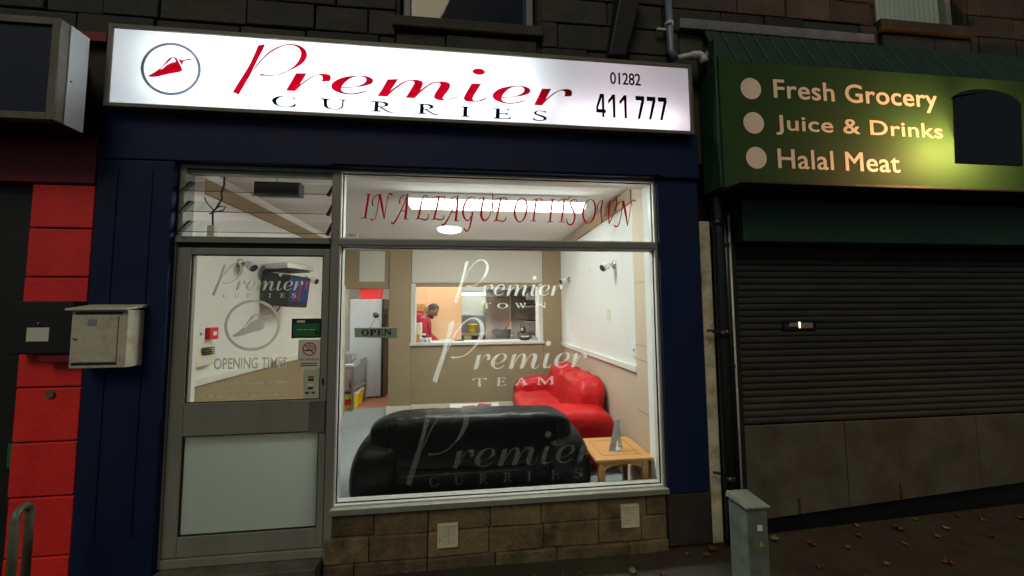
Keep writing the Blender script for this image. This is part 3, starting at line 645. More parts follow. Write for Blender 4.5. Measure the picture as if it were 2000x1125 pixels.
m_ = MB(); cx, cz = -1.068, 1.390
add_flat(m_, [[(cx+.044*math.cos(i*math.pi/24), cz+.044*math.sin(i*math.pi/24)) for i in range(48)], [(cx+.036*math.cos(i*math.pi/24), cz+.036*math.sin(i*math.pi/24)) for i in range(48)]], .0005, .0210)
ribbon(m_, [(cx-.029, cz+.029, .007), (cx+.029, cz-.029, .007)], .0206, .0004); m_.build('prohibition_ring', 'red_plastic', t)
MB().box(cx-.030, cx+.018, .0212, .0214, cz-.012, cz-.003).box(cx+.020, cx+.024, .0212, .0214, cz-.012, cz-.003).build('cigarette', 'ink', t)
m_ = MB(); ribbon(m_, [(cx+.022, cz, .005), (cx+.026, cz+.012, .005), (cx+.005, cz+.014, .005), (cx+.004, cz+.026, .005), (cx-.012, cz+.026, .004)], .0211, .0003); m_.build('smoke_mark', 'ink', t)
m_ = MB(); text_fit(m_, 'NO SMOKING', -1.130, -1.006, 1.316, 1.330, .0210, .0004, bold=.02); o_ = m_.build('lettering', 'red_plastic', t); o_['kind'] = 'stuff'
for z in (1.294, 1.280): MB().box(-1.120, -1.016, .0208, .0213, z, z+.006).build('print_line', 'ink', t)
t = sticker('card_sticker', 'grey-green strip sticker with small card logos low on the door glass', -1.098, -1.004, 1.066, 1.256, 'open_board', .0215)
for x, z, w_, m in ((-1.070, 1.200, .034, 'red_plastic'), (-1.070, 1.182, .034, 'ink'), (-1.072, 1.150, .036, 'paper_white'), (-1.072, 1.128, .034, 'ink'), (-1.088, 1.098, .026, 'maroon'), (-1.048, 1.098, .022, 'mag_dark')):
    MB().box(x, x+w_, .0205, .0212, z, z+.014).build('card_logo', m, t)

# hanging OPEN board and suction cup
t = thing('open_sign', 'green board reading OPEN hung from a suction cup on the window', 'sign', (-.65, .06, 1.455))
MB().hexa([(-.793, .052, 1.462), (-.512, .052, 1.450), (-.512, .058, 1.450), (-.793, .058, 1.462), (-.795, .052, 1.526), (-.510, .052, 1.524), (-.510, .058, 1.524), (-.795, .058, 1.526)]).build('board', 'open_board', t, bevel=.002)
m_ = MB(); 
for ch, x0, x1 in (('O', -.745, -.700), ('P', -.690, -.650), ('E', -.642, -.604), ('N', -.596, -.550)):
    g_ = SERIF['P'] if ch == 'P' else serif_glyph(ch)
    for q, dx in enumerate((-.0022, 0, .0022)): add_flat(m_, shift(fitc(g_, bbox(g_), x0, x1, 1.472, 1.514), (dx, 0)), .0004, .0505-.0005*q)
build_letters(m_, 'ink', t)
MB().lathe([(.022, 0), (.020, .006), (.008, .010), (.006, .016)], (-.650, .043, 1.612), axis='Y').build('suction_cup', 'vent_plastic', t, smooth=True)
MB().tube([(-.690, .055, 1.526), (-.650, .056, 1.606), (-.610, .055, 1.525)], .0016, 6).build('cord', 'ink', t)

# ================================================================== the lit sign
sg = thing('shop_sign', 'long white lightbox sign reading Premier Curries above the shop', 'sign', (-.31, -.1, 2.915))
SX0, SX1, SZ0, SZ1, SF = -2.263, 1.632, 2.916, 3.455, -.11
a = MB(); ring(a, SX0, SX1, SZ0, SZ1, .026, -.118, .018); a.build('frame', 'sign_frame', sg, bevel=.004)
MB().box(SX0+.026, SX1-.026, .006, .018, SZ0+.026, SZ1-.026).build('back_plate', 'white_inside', sg)
a = MB(); a.box(SX0+.026, SX0+.028, -.104, .006, SZ0+.026, SZ1-.026); a.box(SX1-.028, SX1-.026, -.104, .006, SZ0+.026, SZ1-.026); a.box(SX0+.028, SX1-.028, -.104, .006, SZ0+.026, SZ0+.028); a.box(SX0+.028, SX1-.028, -.104, .006, SZ1-.028, SZ1-.026); a.build('lining', 'white_inside', sg)
MB().box(SX0+.028, -.3215, -.109, -.105, SZ0+.028, SZ1-.028).build('face_panel', 'acrylic', sg)
MB().box(-.3185, SX1-.028, -.109, -.105, SZ0+.028, SZ1-.028).build('face_panel', 'acrylic', sg)
for x0, x1, z, m in ((-2.02, -.78, 3.08, 'tube_sign'), (-2.02, -.78, 3.29, 'tube_sign'), (-.70, .52, 3.08, 'tube_sign'), (-.70, .40, 3.29, 'tube_sign'), (.66, 1.52, 3.02, 'tube_pink')):
    MB().tube([(x0, -.03, z), (x1, -.03, z)], .013, 10).build('tube', m, sg)
YS = -.1096
for wname, glyphs, m in (('Premier', [GS['P'][:1], GS['P'][1:]] + REMIER, 'film_red'), ('CURRIES', [GS['C'], GS['U'], GS['R'], shift(GS['R'], RR_OFF), GS['I'], GS['E'], GS['S']], 'film_dark')):
    mb = MB()
    for i, gl in enumerate(glyphs): add_flat(mb, [[(p[0]/1000, p[1]/1000) for p in c] for c in gl], .0004, YS-(.0003 if i == 1 else 0))
    build_letters(mb, m, sg)
mb = MB(); text_fit(mb, '01282', .999, 1.232, 3.268, 3.360, YS, .0004, bold=.022); build_letters(mb, 'film_dark', sg)
# narrow block numerals 411 777
mb = MB(); H0, H1 = 3.017, 3.190
def num(x, w_, ch):
    X = lambda u: x+u*w_; Zf = lambda v: H0+v*(H1-H0)
    if ch == '1': return [[(X(.62), Zf(0)), (X(.96), Zf(0)), (X(.96), Zf(1)), (X(.62), Zf(1)), (X(0), Zf(.74)), (X(0), Zf(.58)), (X(.62), Zf(.80))]]
    if ch == '7': return [[(X(0), Zf(1)), (X(1), Zf(1)), (X(1), Zf(.80)), (X(.46), Zf(0)), (X(.16), Zf(0)), (X(.66), Zf(.81)), (X(0), Zf(.81))]]
    return [[(X(.42), Zf(1)), (X(.84), Zf(1)), (X(.84), Zf(.33)), (X(1), Zf(.33)), (X(1), Zf(.18)), (X(.84), Zf(.18)), (X(.84), Zf(0)), (X(.60), Zf(0)), (X(.60), Zf(.18)), (X(0), Zf(.18)), (X(0), Zf(.42))], [(X(.60), Zf(.34)), (X(.60), Zf(.84)), (X(.20), Zf(.40)), (X(.20), Zf(.34))]]
for x, w_, ch in ((.890, .072, '4'), (.980, .055, '1'), (1.066, .055, '1'), (1.188, .066, '7'), (1.274, .066, '7'), (1.360, .066, '7')): add_flat(mb, num(x, w_, ch), .0004, YS)
build_letters(mb, 'film_dark', sg)
mb = MB(); cx, cz = -1.897, 3.183
add_flat(mb, [[(cx+.174*math.cos(i*math.pi/36), cz+.174*math.sin(i*math.pi/36)) for i in range(72)], [(cx+.157*math.cos(i*math.pi/36), cz+.157*math.sin(i*math.pi/36)) for i in range(72)]], .0004, YS); mb.build('emblem_ring', 'film_grey', sg)
mb = MB(); c3 = [[(p[0]/1000, p[1]/1000) for p in c] for c in GS['chili']]
add_flat(mb, c3[:2], .0004, YS); add_flat(mb, c3[2:], .0004, YS-.0003); lab(mb.build('emblem', 'film_red', sg), 'red chilli pepper emblem')

# ================================================================== air vents in the plinth
for x0, x1, z0, z1, yv, l_ in ((-.222, -.088, .092, .238, -.014, 'square plastic air vent low under the middle of the window'), (1.033, 1.163, .125, .273, -.004, 'square plastic air vent under the right end of the window')):
    t = thing('air_vent', l_, 'vent', ((x0+x1)/2, yv, z0), 'air vents in the plinth')
    a = MB(); ring(a, x0, x1, z0, z1, .012, yv-.016, yv+.01); a.build('frame', 'vent_plastic', t, bevel=.002)
    MB().box(x0+.012, x1-.012, yv-.002, yv+.008, z0+.012, z1-.012).build('backing', 'near_black', t)
    n = 10; hgt = (z1-z0-.024)/n
    for i in range(n):
        zz = z0+.012+i*hgt; MB().hexa([(x0+.012, yv-.014, zz+.001), (x1-.012, yv-.014, zz+.001), (x1-.012, yv-.003, zz+hgt*.55), (x0+.012, yv-.003, zz+hgt*.55), (x0+.012, yv-.014, zz+hgt*.55), (x1-.012, yv-.014, zz+hgt*.55), (x1-.012, yv-.003, zz+hgt*.95), (x0+.012, yv-.003, zz+hgt*.95)]).build('slat', 'vent_plastic', t)
    MB().box((x0+x1)/2-.003, (x0+x1)/2+.003, yv-.017, yv-.004, z0+.012, z1-.012).build('centre_bar', 'vent_plastic', t)

# ================================================================== left neighbour
col = thing('red_column', 'column of bright red painted stones left of the blue shopfront', 'column', (-2.52, 0, -.06))
MB().box(-2.68, -2.355, -.018, .2, -.06, 2.44).build('core', 'near_black', col)
zj = [-.06, .22, .56, .875, 1.195, 1.42, 1.86, 2.163, 2.44]
for a_, b_ in zip(zj, zj[1:]):
    j = random.uniform(-.006, .006)
    MB().box(-2.69+j, -2.348+j*.5, -.036, .10, a_+.005, b_-.005).build('stone', 'red_stone', col, bevel=.006)
o = tag(MB().lathe([(.026, 0), (.024, -.010)], (-2.505, -.037, 1.157), 14, 'Y').build('metal_badge', 'rail_steel', None, smooth=False), 'small round metal badge fixed on the red column', 'badge')
nb = thing('neighbour_shopfront', 'dark shop front at the far left beside the red column', 'shopfront', (-3.2, 0, 0))
MB().box(-6, -2.70, .02, .06, -.1, 2.44).build('shutter_panel', 'near_black', nb)
MB().box(-6, -2.345, -.05, .06, 2.445, 2.758).build('fascia', 'maroon', nb, bevel=.006)
MB().box(-2.76, -2.715, .012, .0195, .72, .86).build('poster', 'green_sticker', nb)
lb = thing('neighbour_sign', 'dark faced box sign with white side at the top left corner', 'sign', (-3.2, -.1, 2.75))
a = MB(); ring(a, -4.6, -2.316, 2.712, 3.310, .042, -.32, -.27); a.build('frame', 'olive_frame', lb, bevel=.004)
MB().box(-4.55, -2.362, -.306, -.285, 2.758, 3.266).build('face_panel', 'dark_face', lb)
MB().box(-2.322, -2.312, -.269, -.165, 2.714, 3.308).build('side_panel', 'white_side', lb, bevel=.002)
MB().box(-4.59, -2.323, -.269, -.165, 2.714, 3.308).build('box_body', 'near_black', lb)
MB().box(-4.5, -2.50, -.164, .015, 2.76, 3.26).build('mounting_board', 'near_black', lb)
MB().lathe([(.005, 0), (.004, .003)], (-2.312, -.25, 2.98), 8, 'X').build('screw', 'black_plastic', lb)
MB().box(-4.0, -2.36, -.02, .004, 3.40, 3.46).build('top_strip', 'maroon', lb)
# small dark metal box with paper sticker
t = thing('meter_box', 'black metal box with pale paper sticker on the red column', 'box', (-2.49, -.09, 1.40))
MB().box(-2.66, -2.345, -.115, -.034, 1.40, 1.71).build('case', 'near_black', t, bevel=.008)
MB().box(-2.52, -2.36, -.10, -.037, 1.35, 1.398).build('skirt', 'maroon', t, bevel=.004)
MB().box(-2.575, -2.460, -.1168, -.1155, 1.475, 1.555).build('sticker', 'paper', t)
MB().lathe([(.006, 0), (.005, -.006)], (-2.515, -.1155, 1.58), 10, 'Y').build('lock', 'chrome', t)
# mailbox
t = thing('mailbox', 'worn cream metal letterbox fixed to the blue pilaster by the door', 'mailbox', (-2.16, -.1, 1.31))
MB().box(-2.306, -2.012, -.160, -.047, 1.318, 1.655).build('case', 'mailbox', t, bevel=.006)
MB().hexa([(-2.322, -.185, 1.652), (-2.000, -.185, 1.652), (-2.000, -.046, 1.672), (-2.322, -.046, 1.672), (-2.322, -.185, 1.664), (-2.000, -.185, 1.664), (-2.000, -.046, 1.690), (-2.322, -.046, 1.690)]).build('lid', 'mailbox', t, bevel=.003)
fd = MB().box(-2.292, -2.058, -.167, -.1605, 1.352, 1.622).build('front_door', 'mailbox', t, bevel=.003)
MB().box(-2.292, -2.058, -.164, -.1602, 1.338, 1.349).build('slot', 'near_black', t)
MB().box(-2.285, -2.040, -.163, -.1602, 1.630, 1.644).build('slot', 'near_black', t)
MB().lathe([(.011, 0), (.010, -.006), (.004, -.008)], (-2.272, -.1672, 1.492), 12, 'Y').build('lock', 'chrome', fd)
MB().box(-2.212, -2.168, -.1685, -.1673, 1.565, 1.602).build('name_plate', 'steel', fd)
# handrail
t = thing('handrail', 'short dull steel handrail in the bottom left corner', 'railing', (-2.3, -.45, -.05))
MB().tube([(-2.258, -.40, -.05), (-2.258, -.40, .605), (-2.262, -.392, .632), (-2.270, -.372, .648), (-2.282, -.335, .648), (-2.290, -.312, .632), (-2.292, -.305, .60), (-2.292, -.305, -.05)], .017, 14).build('rail', 'rail_steel', t, smooth=True)
MB().lathe([(.05, 0), (.05, .012), (.03, .016)], (-2.258, -.40, -.046), 16).build('base_flange', 'rail_steel', t); MB().lathe([(.05, 0), (.05, .012), (.03, .016)], (-2.292, -.305, -.0455), 16).build('base_flange', 'rail_steel', t)

# ================================================================== strip, pipes between the shops
tag(MB().box(1.712, 1.795, -.008, .2, -.05, 2.30).build('rendered_pier', 'cream_render', None, bevel=.008), 'narrow strip of peeling cream render beside the black downpipe', 'wall')
t = thing('downpipe', 'thick black downpipe running down between the two shops', 'pipe', (1.83, -.06, -.04))
MB().tube([(1.74, -.12, 3.56), (1.76, -.11, 3.50), (1.80, -.07, 3.40), (1.825, -.055, 3.2), (1.825, -.05, 1.0), (1.825, -.05, -.03)], .036, 14).build('pipe', 'black_pipe', t, smooth=True)
for z in (2.25, 1.43, .40):
    MB().tube([(1.825, -.05, z), (1.825, -.05, z+.05)], .043, 14).build('collar', 'black_pipe', t, smooth=True)
for z in (1.44, .44):
    MB().tube([(1.70, -.06, z+.04), (1.73, -.07, z+.04), (1.80, -.06, z), (1.80, -.05, z-.05)], .010, 8).build('bracket', 'black_pipe', t)
t = thing('downpipe', 'thinner black pipe just right of the thick downpipe', 'pipe', (1.9, -.03, -.04))
MB().tube([(1.895, -.03, 2.9), (1.90, -.03, 1.4), (1.90, -.03, -.03)], .022, 12).build('pipe', 'black_pipe', t, smooth=True)
for z in (2.1, 1.2, .3): MB().tube([(1.90, -.03, z), (1.90, -.03, z+.03)], .027, 12).build('collar', 'black_pipe', t)
tag(MB().tube([(1.945, -.012, 2.35), (1.945, -.012, .0)], .010, 8).build('white_conduit', 'white_pvc', None, smooth=True), 'thin white conduit at the edge of the roller shutter', 'pipe')
t = thing('drain_elbow', 'white plastic waste pipe elbow above the end of the lit sign', 'pipe', (1.65, -.1, 3.5))
MB().tube([(1.545, -.09, 3.515), (1.60, -.10, 3.525), (1.645, -.105, 3.532)], .024, 14).build('spigot', 'white_pvc', t, smooth=True)
MB().tube([(1.635, -.105, 3.53), (1.69, -.11, 3.535), (1.715, -.112, 3.525), (1.73, -.115, 3.50), (1.733, -.116, 3.47)], .031, 14).build('bend', 'white_pvc', t, smooth=True)
t = thing('waste_pipe', 'bluish vertical waste pipe with clip on the upper stone wall', 'pipe', (1.5, -.05, 3.5))
MB().tube([(1.50, -.05, 4.3), (1.51, -.05, 3.60), (1.53, -.07, 3.53)], .026, 14).build('pipe', 'blue_pipe', t, smooth=True)
MB().tube([(1.505, -.05, 3.80), (1.505, -.05, 3.825)], .033, 14).build('clip', 'white_pvc', t, smooth=True)
MB().box(1.41, 1.48, -.05, -.03, 3.765, 3.785).build('clip_arm', 'white_pvc', t, bevel=.003)
t = thing('sign_bracket', 'black slanting bracket arm on the stone wall above the sign', 'bracket', (1.0, -.05, 3.5))
MB().hexa([(1.00, -.10, 3.50), (1.13, -.10, 3.50), (1.13, .0, 3.50), (1.00, .0, 3.50), (1.10, -.16, 4.05), (1.27, -.16, 4.05), (1.27, .0, 4.05), (1.10, .0, 4.05)]).build('arm', 'near_black', t, bevel=.01)
MB().box(.98, 1.15, -.02, .004, 3.47, 3.56).build('foot_plate', 'near_black', t, bevel=.004)

# ================================================================== right neighbour: green shop
gs = thing('grocery_sign', 'green grocery signboard with white lettering on the right', 'sign', (3.4, -.1, 2.48))
MB().box(1.785, 6.2, -.20, -.02, 2.500, 3.452).build('board', 'green_board', gs, bevel=.005)
MB().box(1.775, 6.2, -.35, -.02, 2.474, 2.492).build('lower_lip', 'near_black', gs, bevel=.004)  # lip made deeper to keep flood lamp light off the shutter
MB().box(1.765, 1.783, -.19, .0, 2.50, 3.62).build('end_board', 'green_dark', gs, bevel=.004)
for tx, x0, x1, z0, z1 in (('Fresh Grocery', 2.208, 3.600, 3.135, 3.326), ('Juice & Drinks', 2.210, 3.625, 2.900, 3.052), ('Halal Meat', 2.210, 3.222, 2.650, 2.797)):
    mb = MB(); text_fit(mb, tx, x0, x1, z0, z1, -.2010, .0012, bold=.022, space=1.04); build_letters(mb, 'board_white', gs)
for x, z in ((2.028, 3.240), (2.036, 2.981), (2.042, 2.721)):
    MB().lathe([(.081, 0), (.081, -.0012)], (x, -.2004, z), 36, 'Y').build('bullet', 'board_white', gs)
# corrugated tile canopy over the board
i = 0; x = 1.80
while x < 6.0:
    MB().hexa([(x+.004, -.19, 3.455), (x+.130, -.19, 3.455), (x+.130, -.17, 3.455), (x+.004, -.17, 3.455), (x+.004, -.04, 3.800), (x+.130, -.04, 3.800), (x+.130, .0, 3.800), (x+.004, .0, 3.800)]).build('tile', 'green_tile', gs, bevel=.012); x += .134
tag(MB().box(1.60, 3.30, -.045, .004, 3.803, 3.885).build('lead_flashing', 'flashing', None, bevel=.006), 'strip of grey lead flashing above the green signboard', 'flashing')
fl = thing('flood_lamp', 'black arch topped flood lamp housing shining yellow onto the green sign', 'lamp', (3.67, -.4, 2.63))
arch = [(3.257, 2.605), (3.785, 2.605), (3.824, 3.035)] + [(3.541+.283*math.cos(t_), 3.03+.110*math.sin(t_)) for t_ in [math.pi*k_/12 for k_ in range(1, 12)]] + [(3.287, 3.077)]
MB().prism(arch, -.500, -.487).build('front_plate', 'black_paint', fl)
MB().lathe([(.012, 0), (.032, .03), (.032, .07), (.012, .10)], (3.74, -.445, 2.80), 14).build('bulb', 'flood', fl, smooth=True)
MB().lathe([(.012, 0), (.032, .03), (.032, .07), (.012, .10)], (3.50, -.445, 2.76), 14).build('bulb', 'flood', fl, smooth=True)
MB().box(3.72, 3.76, -.486, -.201, 2.94, 2.98).build('arm', 'black_paint', fl)
sb = thing('shutter_box', 'dark green roller shutter housing under the grocery sign', 'shutter housing', (3.4, -.05, 2.13))
MB().box(1.985, 6.2, -.11, .06, 2.130, 2.452).build('housing', 'green_dark', sb, bevel=.006)
sh = thing('roller_shutter', 'closed dark roller shutter of slats with plain steel sheet below', 'shutter', (3.4, .05, .1))
MB().box(1.96, 2.005, .0, .10, .05, 2.13).build('guide_rail', 'near_black', sh, bevel=.004)
base = None
n = 27; z = .765; pitch = .0506
for i in range(n):
    if base is None:
        p = MB(); b0 = [(.060, 0), (.050, .004), (.046, .016), (.047, .030), (.055, .042), (.060, .047)]
        for (ya, za), (yb2, zb2) in zip(b0, b0[1:]): p.quad((2.005, ya, za), (6.0, ya, za), (6.0, yb2, zb2), (2.005, yb2, zb2))
        o = p.build('slat', 'shutter', None); o.parent = sh; o.location = Vector((0, 0, z))-sh.location; base = o
    else:
        c = base.copy(); COL.objects.link(c); c.parent = sh; c.location = Vector((0, 0, z+i*pitch))-sh.location
MB().box(2.005, 6.0, .062, .075, .762, 2.13).build('backing', 'near_black', sh)
sx = [2.005, 2.86, 4.05, 6.0]
for a_, b_ in zip(sx, sx[1:]):
    zb0 = .075+(a_-2.0)*.058; zb1 = .075+(b_-2.0)*.058
    MB().hexa([(a_+.002, .028, zb0), (b_-.002, .028, zb1), (b_-.004, .045, zb1), (a_+.004, .045, zb0), (a_+.004, .030, .760), (b_-.004, .030, .760), (b_-.004, .045, .760), (a_+.004, .045, .760)]).build('sheet', 'sheet_metal', sh, bevel=.004)
MB().box(1.96, 6.2, .14, .2, -.1, .765).build('recess_back', 'near_black', sh)
for x in (2.43, 3.30): MB().box(x, x+.014, .018, .0275, .085+(x-2)*.058, .20+(x-2)*.058).build('rusty_bracket', 'rust', sh, bevel=.003)
sl = thing('shutter_slot', 'small lit viewing slot in the dark roller shutter', 'opening', (2.55, .03, 1.49))
a = MB(); ring(a, 2.40, 2.685, 1.470, 1.545, .012, .034, .050); a.build('frame', 'near_black', sl)
MB().box(2.412, 2.673, .050, .0505, 1.482, 1.533).build('back', 'rust', sl)
MB().tube([(2.545, .044, 1.484), (2.545, .044, 1.531)], .006, 8).build('lamp_tube', 'slot_tube', sl)
MB().box(2.565, 2.66, .044, .049, 1.496, 1.528).build('box', 'grey_plastic', sl); MB().box(2.46, 2.53, .044, .049, 1.496, 1.528).build('box', 'grey_plastic', sl); MB().box(2.56, 2.655, .042, .0435, 1.484, 1.495).build('orange_glint', 'crate_wood', sl)  # orange strip painted in for a warm glint

# ================================================================== service cabinet
t = thing('service_cabinet', 'small grey green steel service pillar with warning label on the pavement', 'cabinet', (1.59, -.51, -.05))
MB().box(1.528, 1.650, -.592, -.44, -.05, .512).build('body', 'cabinet', t, bevel=.005)
MB().hexa([(1.516, -.605, .513), (1.662, -.605, .513), (1.662, -.428, .513), (1.516, -.428, .513), (1.516, -.605, .528), (1.662, -.605, .528), (1.655, -.435, .545), (1.523, -.435, .545)]).build('lid', 'cabinet', t, bevel=.004)
MB().box(1.584, 1.614, -.5945, -.5925, .395, .425).build('white_label', 'paper_white', t)
MB().prism([(1.592, .312), (1.618, .312), (1.605, .338)], -.5945, -.5925).build('warning_label', 'yellow_label', t)
MB().box(1.6035, 1.6065, -.5955, -.5947, .318, .328).build('warning_mark', 'ink', t)

# ================================================================== fallen leaves
def leaf_mesh(m, sc):
    pts = [(0, -1), (.25, -.45), (.75, -.55), (.55, -.1), (1, .25), (.45, .35), (.3, .95), (0, .6), (-.35, .9), (-.4, .3), (-.95, .2), (-.5, -.15), (-.7, -.6), (-.2, -.45)]
    p = MB(); p.v.append((0, 0, .01*sc)); 
    for x, y in pts: p.v.append((x*sc, y*sc, random.uniform(.004, .022)+.3*sc*abs(x)*random.random()))
    for i in range(len(pts)): p.f.append((0, i+1, (i+1) % len(pts)+1))
    return p
kinds = [leaf_mesh(m, s).build('fallen_leaf', m, None) for m, s in (('leaf_brown', .042), ('leaf_brown', .032), ('leaf_yellow', .026), ('leaf_pale', .030))]
spots = [(1.46, -.10, 0), (1.58, -.13, 0), (1.66, -.08, 0), (1.20, -.25, 1), (1.02, -.20, 3), (.55, -.22, 1), (.62, -.30, 3), (.45, -.25, 1), (1.55, -.42, 3), (1.28, -.35, 1), (2.35, -.15, 1), (2.55, -.22, 2), (2.75, -.12, 1), (2.95, -.25, 2), (3.1, -.10, 0), (3.25, -.22, 2), (3.42, -.16, 3), (3.6, -.28, 1), (3.8, -.12, 2), (3.95, -.3, 0), (4.1, -.16, 0), (2.2, -.35, 1), (2.62, -.40, 3), (1.85, -.25, 1), (3.0, -.45, 1), (2.85, -.02, 2), (3.35, -.03, 2), (.1, -.28, 1), (-.3, -.25, 2), (2.15, -.06, 3), (3.7, -.05, 1)]
names = {0: 'large brown fallen leaf on the dark pavement', 1: 'brown fallen leaf on the dark pavement', 2: 'small yellow fallen leaf on the dark pavement', 3: 'small pale fallen leaf on the dark pavement'}
used = set()
for x, y, k in spots:
    o = kinds[k]
    if k in used: o = o.copy(); COL.objects.link(o)
    used.add(k)
    o.location = (x, y, ground_z(x)+.002); o.rotation_euler = (random.uniform(-.2, .2), random.uniform(-.2, .2), random.uniform(0, 6.28)); s = random.uniform(.6, 1.05); o.scale = (s, s, s)
    tag(o, names[k], 'leaf', 'fallen leaves: '+names[k].split(' fallen')[0])
# ================================================================== the room behind the window
FZ, CZ, BY, XL, XR = .12, 2.72, 3.08, -2.0, 1.404
o = struct(MB().box(XL-.1, XR+.1, .10, 3.62, -.05, FZ).build('floor', 'carpet'))
o = struct(MB().box(-2.75, XR+.1, 3.625, 7.0, -.05, FZ).build('kitchen_floor', 'terracotta'))
struct(MB().box(XL-.1, XR+.1, .09, BY+.1, CZ, CZ+.035).build('ceiling', 'ceiling'))
struct(MB().box(-2.75, XR+.1, BY+.11, 7.0, 2.62, CZ+.03).build('kitchen_ceiling', 'wall_white'))
wf = struct(MB().box(-2.6, -1.89, .10, .22, FZ, CZ).box(1.377, 1.52, .10, .22, FZ, CZ).box(-1.89, 1.377, .101, .22, 2.614, CZ).box(-.9, 1.377, .101, .135, -.05, .372).build('wall_front', 'wall_white'))
wl_ = struct(MB().box(XL-.1, XL, .22, BY, 1.10, CZ).build('wall_left', 'wall_white'))
MB().box(XL-.1, XL-.001, .22, BY, FZ, 1.099).build('dado', 'wall_tan', wl_)
MB().box(XL, XL+.022, .22, BY, 1.105, 1.160).build('dado_rail', 'trim_white', wl_, bevel=.006)
MB().box(XL, XL+.018, .22, BY, FZ, FZ+.15).build('skirting', 'trim_cream', wl_, bevel=.005)
MB().box(XL, XL+.03, .22, BY, 2.53, 2.64).build('frieze', 'wall_tan', wl_, bevel=.003)
wr = struct(MB().box(XR, XR+.1, .44, BY, 1.10, CZ).build('wall_right', 'wall_white'))
MB().box(XR+.001, XR+.1, .44, BY, FZ, 1.099).build('dado', 'tan_light', wr)
MB().box(XR-.022, XR, .44, BY, 1.105, 1.160).build('dado_rail', 'trim_white', wr, bevel=.006)
MB().box(XR-.018, XR, .44, BY, FZ, FZ+.15).build('skirting', 'trim_cream', wr, bevel=.005)
MB().box(XR-.03, XR, .44, BY, 2.58, 2.70).build('frieze', 'wall_tan', wr, bevel=.003)
MB().box(XR-.016, XR+.1, .22, .44, FZ, CZ).build('end_pier', 'tan_light', wr)
for z in (1.22, 1.34, .80, 1.86): MB().box(XR-.0185, XR-.0155, .225, .438, z, z+.006).build('panel_joint', 'wall_tan', wr)
wb = struct(MB().box(XL, -1.87, BY, BY+.1, FZ, CZ).box(-1.87, -1.22, BY, BY+.1, 2.0, CZ).box(-.905, 1.11, BY, BY+.1, FZ, 1.135).box(-.905, 1.11, BY, BY+.1, 2.065, CZ).build('wall_back', 'wall_tan'))
MB().box(-1.22, -.905, BY-.035, BY+.1, FZ, CZ).build('pier', 'wall_tan', wb, bevel=.004)
MB().box(1.11, XR, BY-.02, BY+.1, FZ, CZ).build('pier', 'wall_tan', wb, bevel=.004)
lab(MB().box(-1.66, -1.30, BY-.006, BY, 2.10, 2.56).build('panel', 'wall_cream', wb), 'pale panel above the kitchen doorway')
lab(MB().box(-.895, 1.105, BY-.012, BY, 2.085, 2.605).build('panel', 'wall_cream', wb, bevel=.003), 'pale panel above the serving hatch')
MB().box(-1.24, -.895, BY-.055, BY-.0355, FZ, FZ+.15).build('skirting', 'trim_cream', wb, bevel=.005)
MB().box(-.895, 1.12, BY-.02, BY, FZ, FZ+.155).build('skirting', 'trim_cream', wb, bevel=.005)
# hatch lining and counter
MB().box(-.905, -.84, BY-.012, BY+.11, 1.18, 2.07).build('hatch_jamb', 'trim_white', wb, bevel=.003)
MB().box(1.045, 1.11, BY-.012, BY+.30, 1.18, 2.07).build('hatch_jamb', 'trim_white', wb, bevel=.003)
MB().box(-.84, 1.045, BY-.005, BY+.11, 2.03, 2.07).build('hatch_head', 'wall_tan', wb)
ct = tag(MB().box(-.915, 1.12, BY-.045, 3.50, 1.140, 1.182).build('hatch_counter', 'trim_white', None, bevel=.005), 'white counter board of the serving hatch', 'counter')
tag(MB().box(1.038, 1.044, BY+.02, BY+.10, 1.42, 1.80).build('price_notice', 'paper_white', None), 'white paper notice on the right jamb of the hatch', 'notice')
# kitchen shell
struct(MB().box(-2.85, -2.75, BY, 7.0, FZ, 2.7).build('kitchen_wall_left', 'wall_white'))
struct(MB().box(XR, XR+.1, BY+.1, 7.0, FZ, 2.7).build('kitchen_wall_right', 'brown_steel'))
kb = struct(MB().box(-2.75, XR, 6.6, 6.7, FZ, 2.7).build('kitchen_wall_back', 'wall_white'))
MB().box(-.6, .36, 6.585, 6.6, FZ, 1.56).build('steel_cladding', 'grey_steel', kb)
struct(MB().box(-2.75, XL-.1, BY, BY+.1, FZ, 2.7).build('kitchen_wall_front', 'wall_white'))
pt = struct(MB().box(-1.45, -.205, 5.0, 5.12, FZ, 2.62).build('partition', 'peach'))
MB().box(-1.45, -.93, 4.94, 5.0, FZ, 2.62).build('chimney_breast', 'peach', pt)

# open inner door at the doorway
t = thing('inner_door', 'cream inner door standing open edge on at the kitchen doorway', 'door', (-1.70, 2.6, FZ))
MB().hexa([(-1.722, 2.553, FZ+.01), (-1.682, 2.567, FZ+.01), (-1.846, 3.067, FZ+.01), (-1.886, 3.053, FZ+.01), (-1.722, 2.553, 2.0), (-1.682, 2.567, 2.0), (-1.846, 3.067, 2.0), (-1.886, 3.053, 2.0)]).build('leaf', 'trim_cream', t, bevel=.003)
MB().hexa([(-1.712, 2.5535, 1.02), (-1.694, 2.5595, 1.02), (-1.6945, 2.561, 1.02), (-1.7125, 2.555, 1.02), (-1.712, 2.5535, 1.17), (-1.694, 2.5595, 1.17), (-1.6945, 2.561, 1.17), (-1.7125, 2.555, 1.17)]).build('lock_plate', 'oak_dark', t); MB().tube([(-1.73, 2.60, 1.09), (-1.768, 2.588, 1.09), (-1.795, 2.67, 1.09)], .009, 8).build('handle', 'chrome', t)

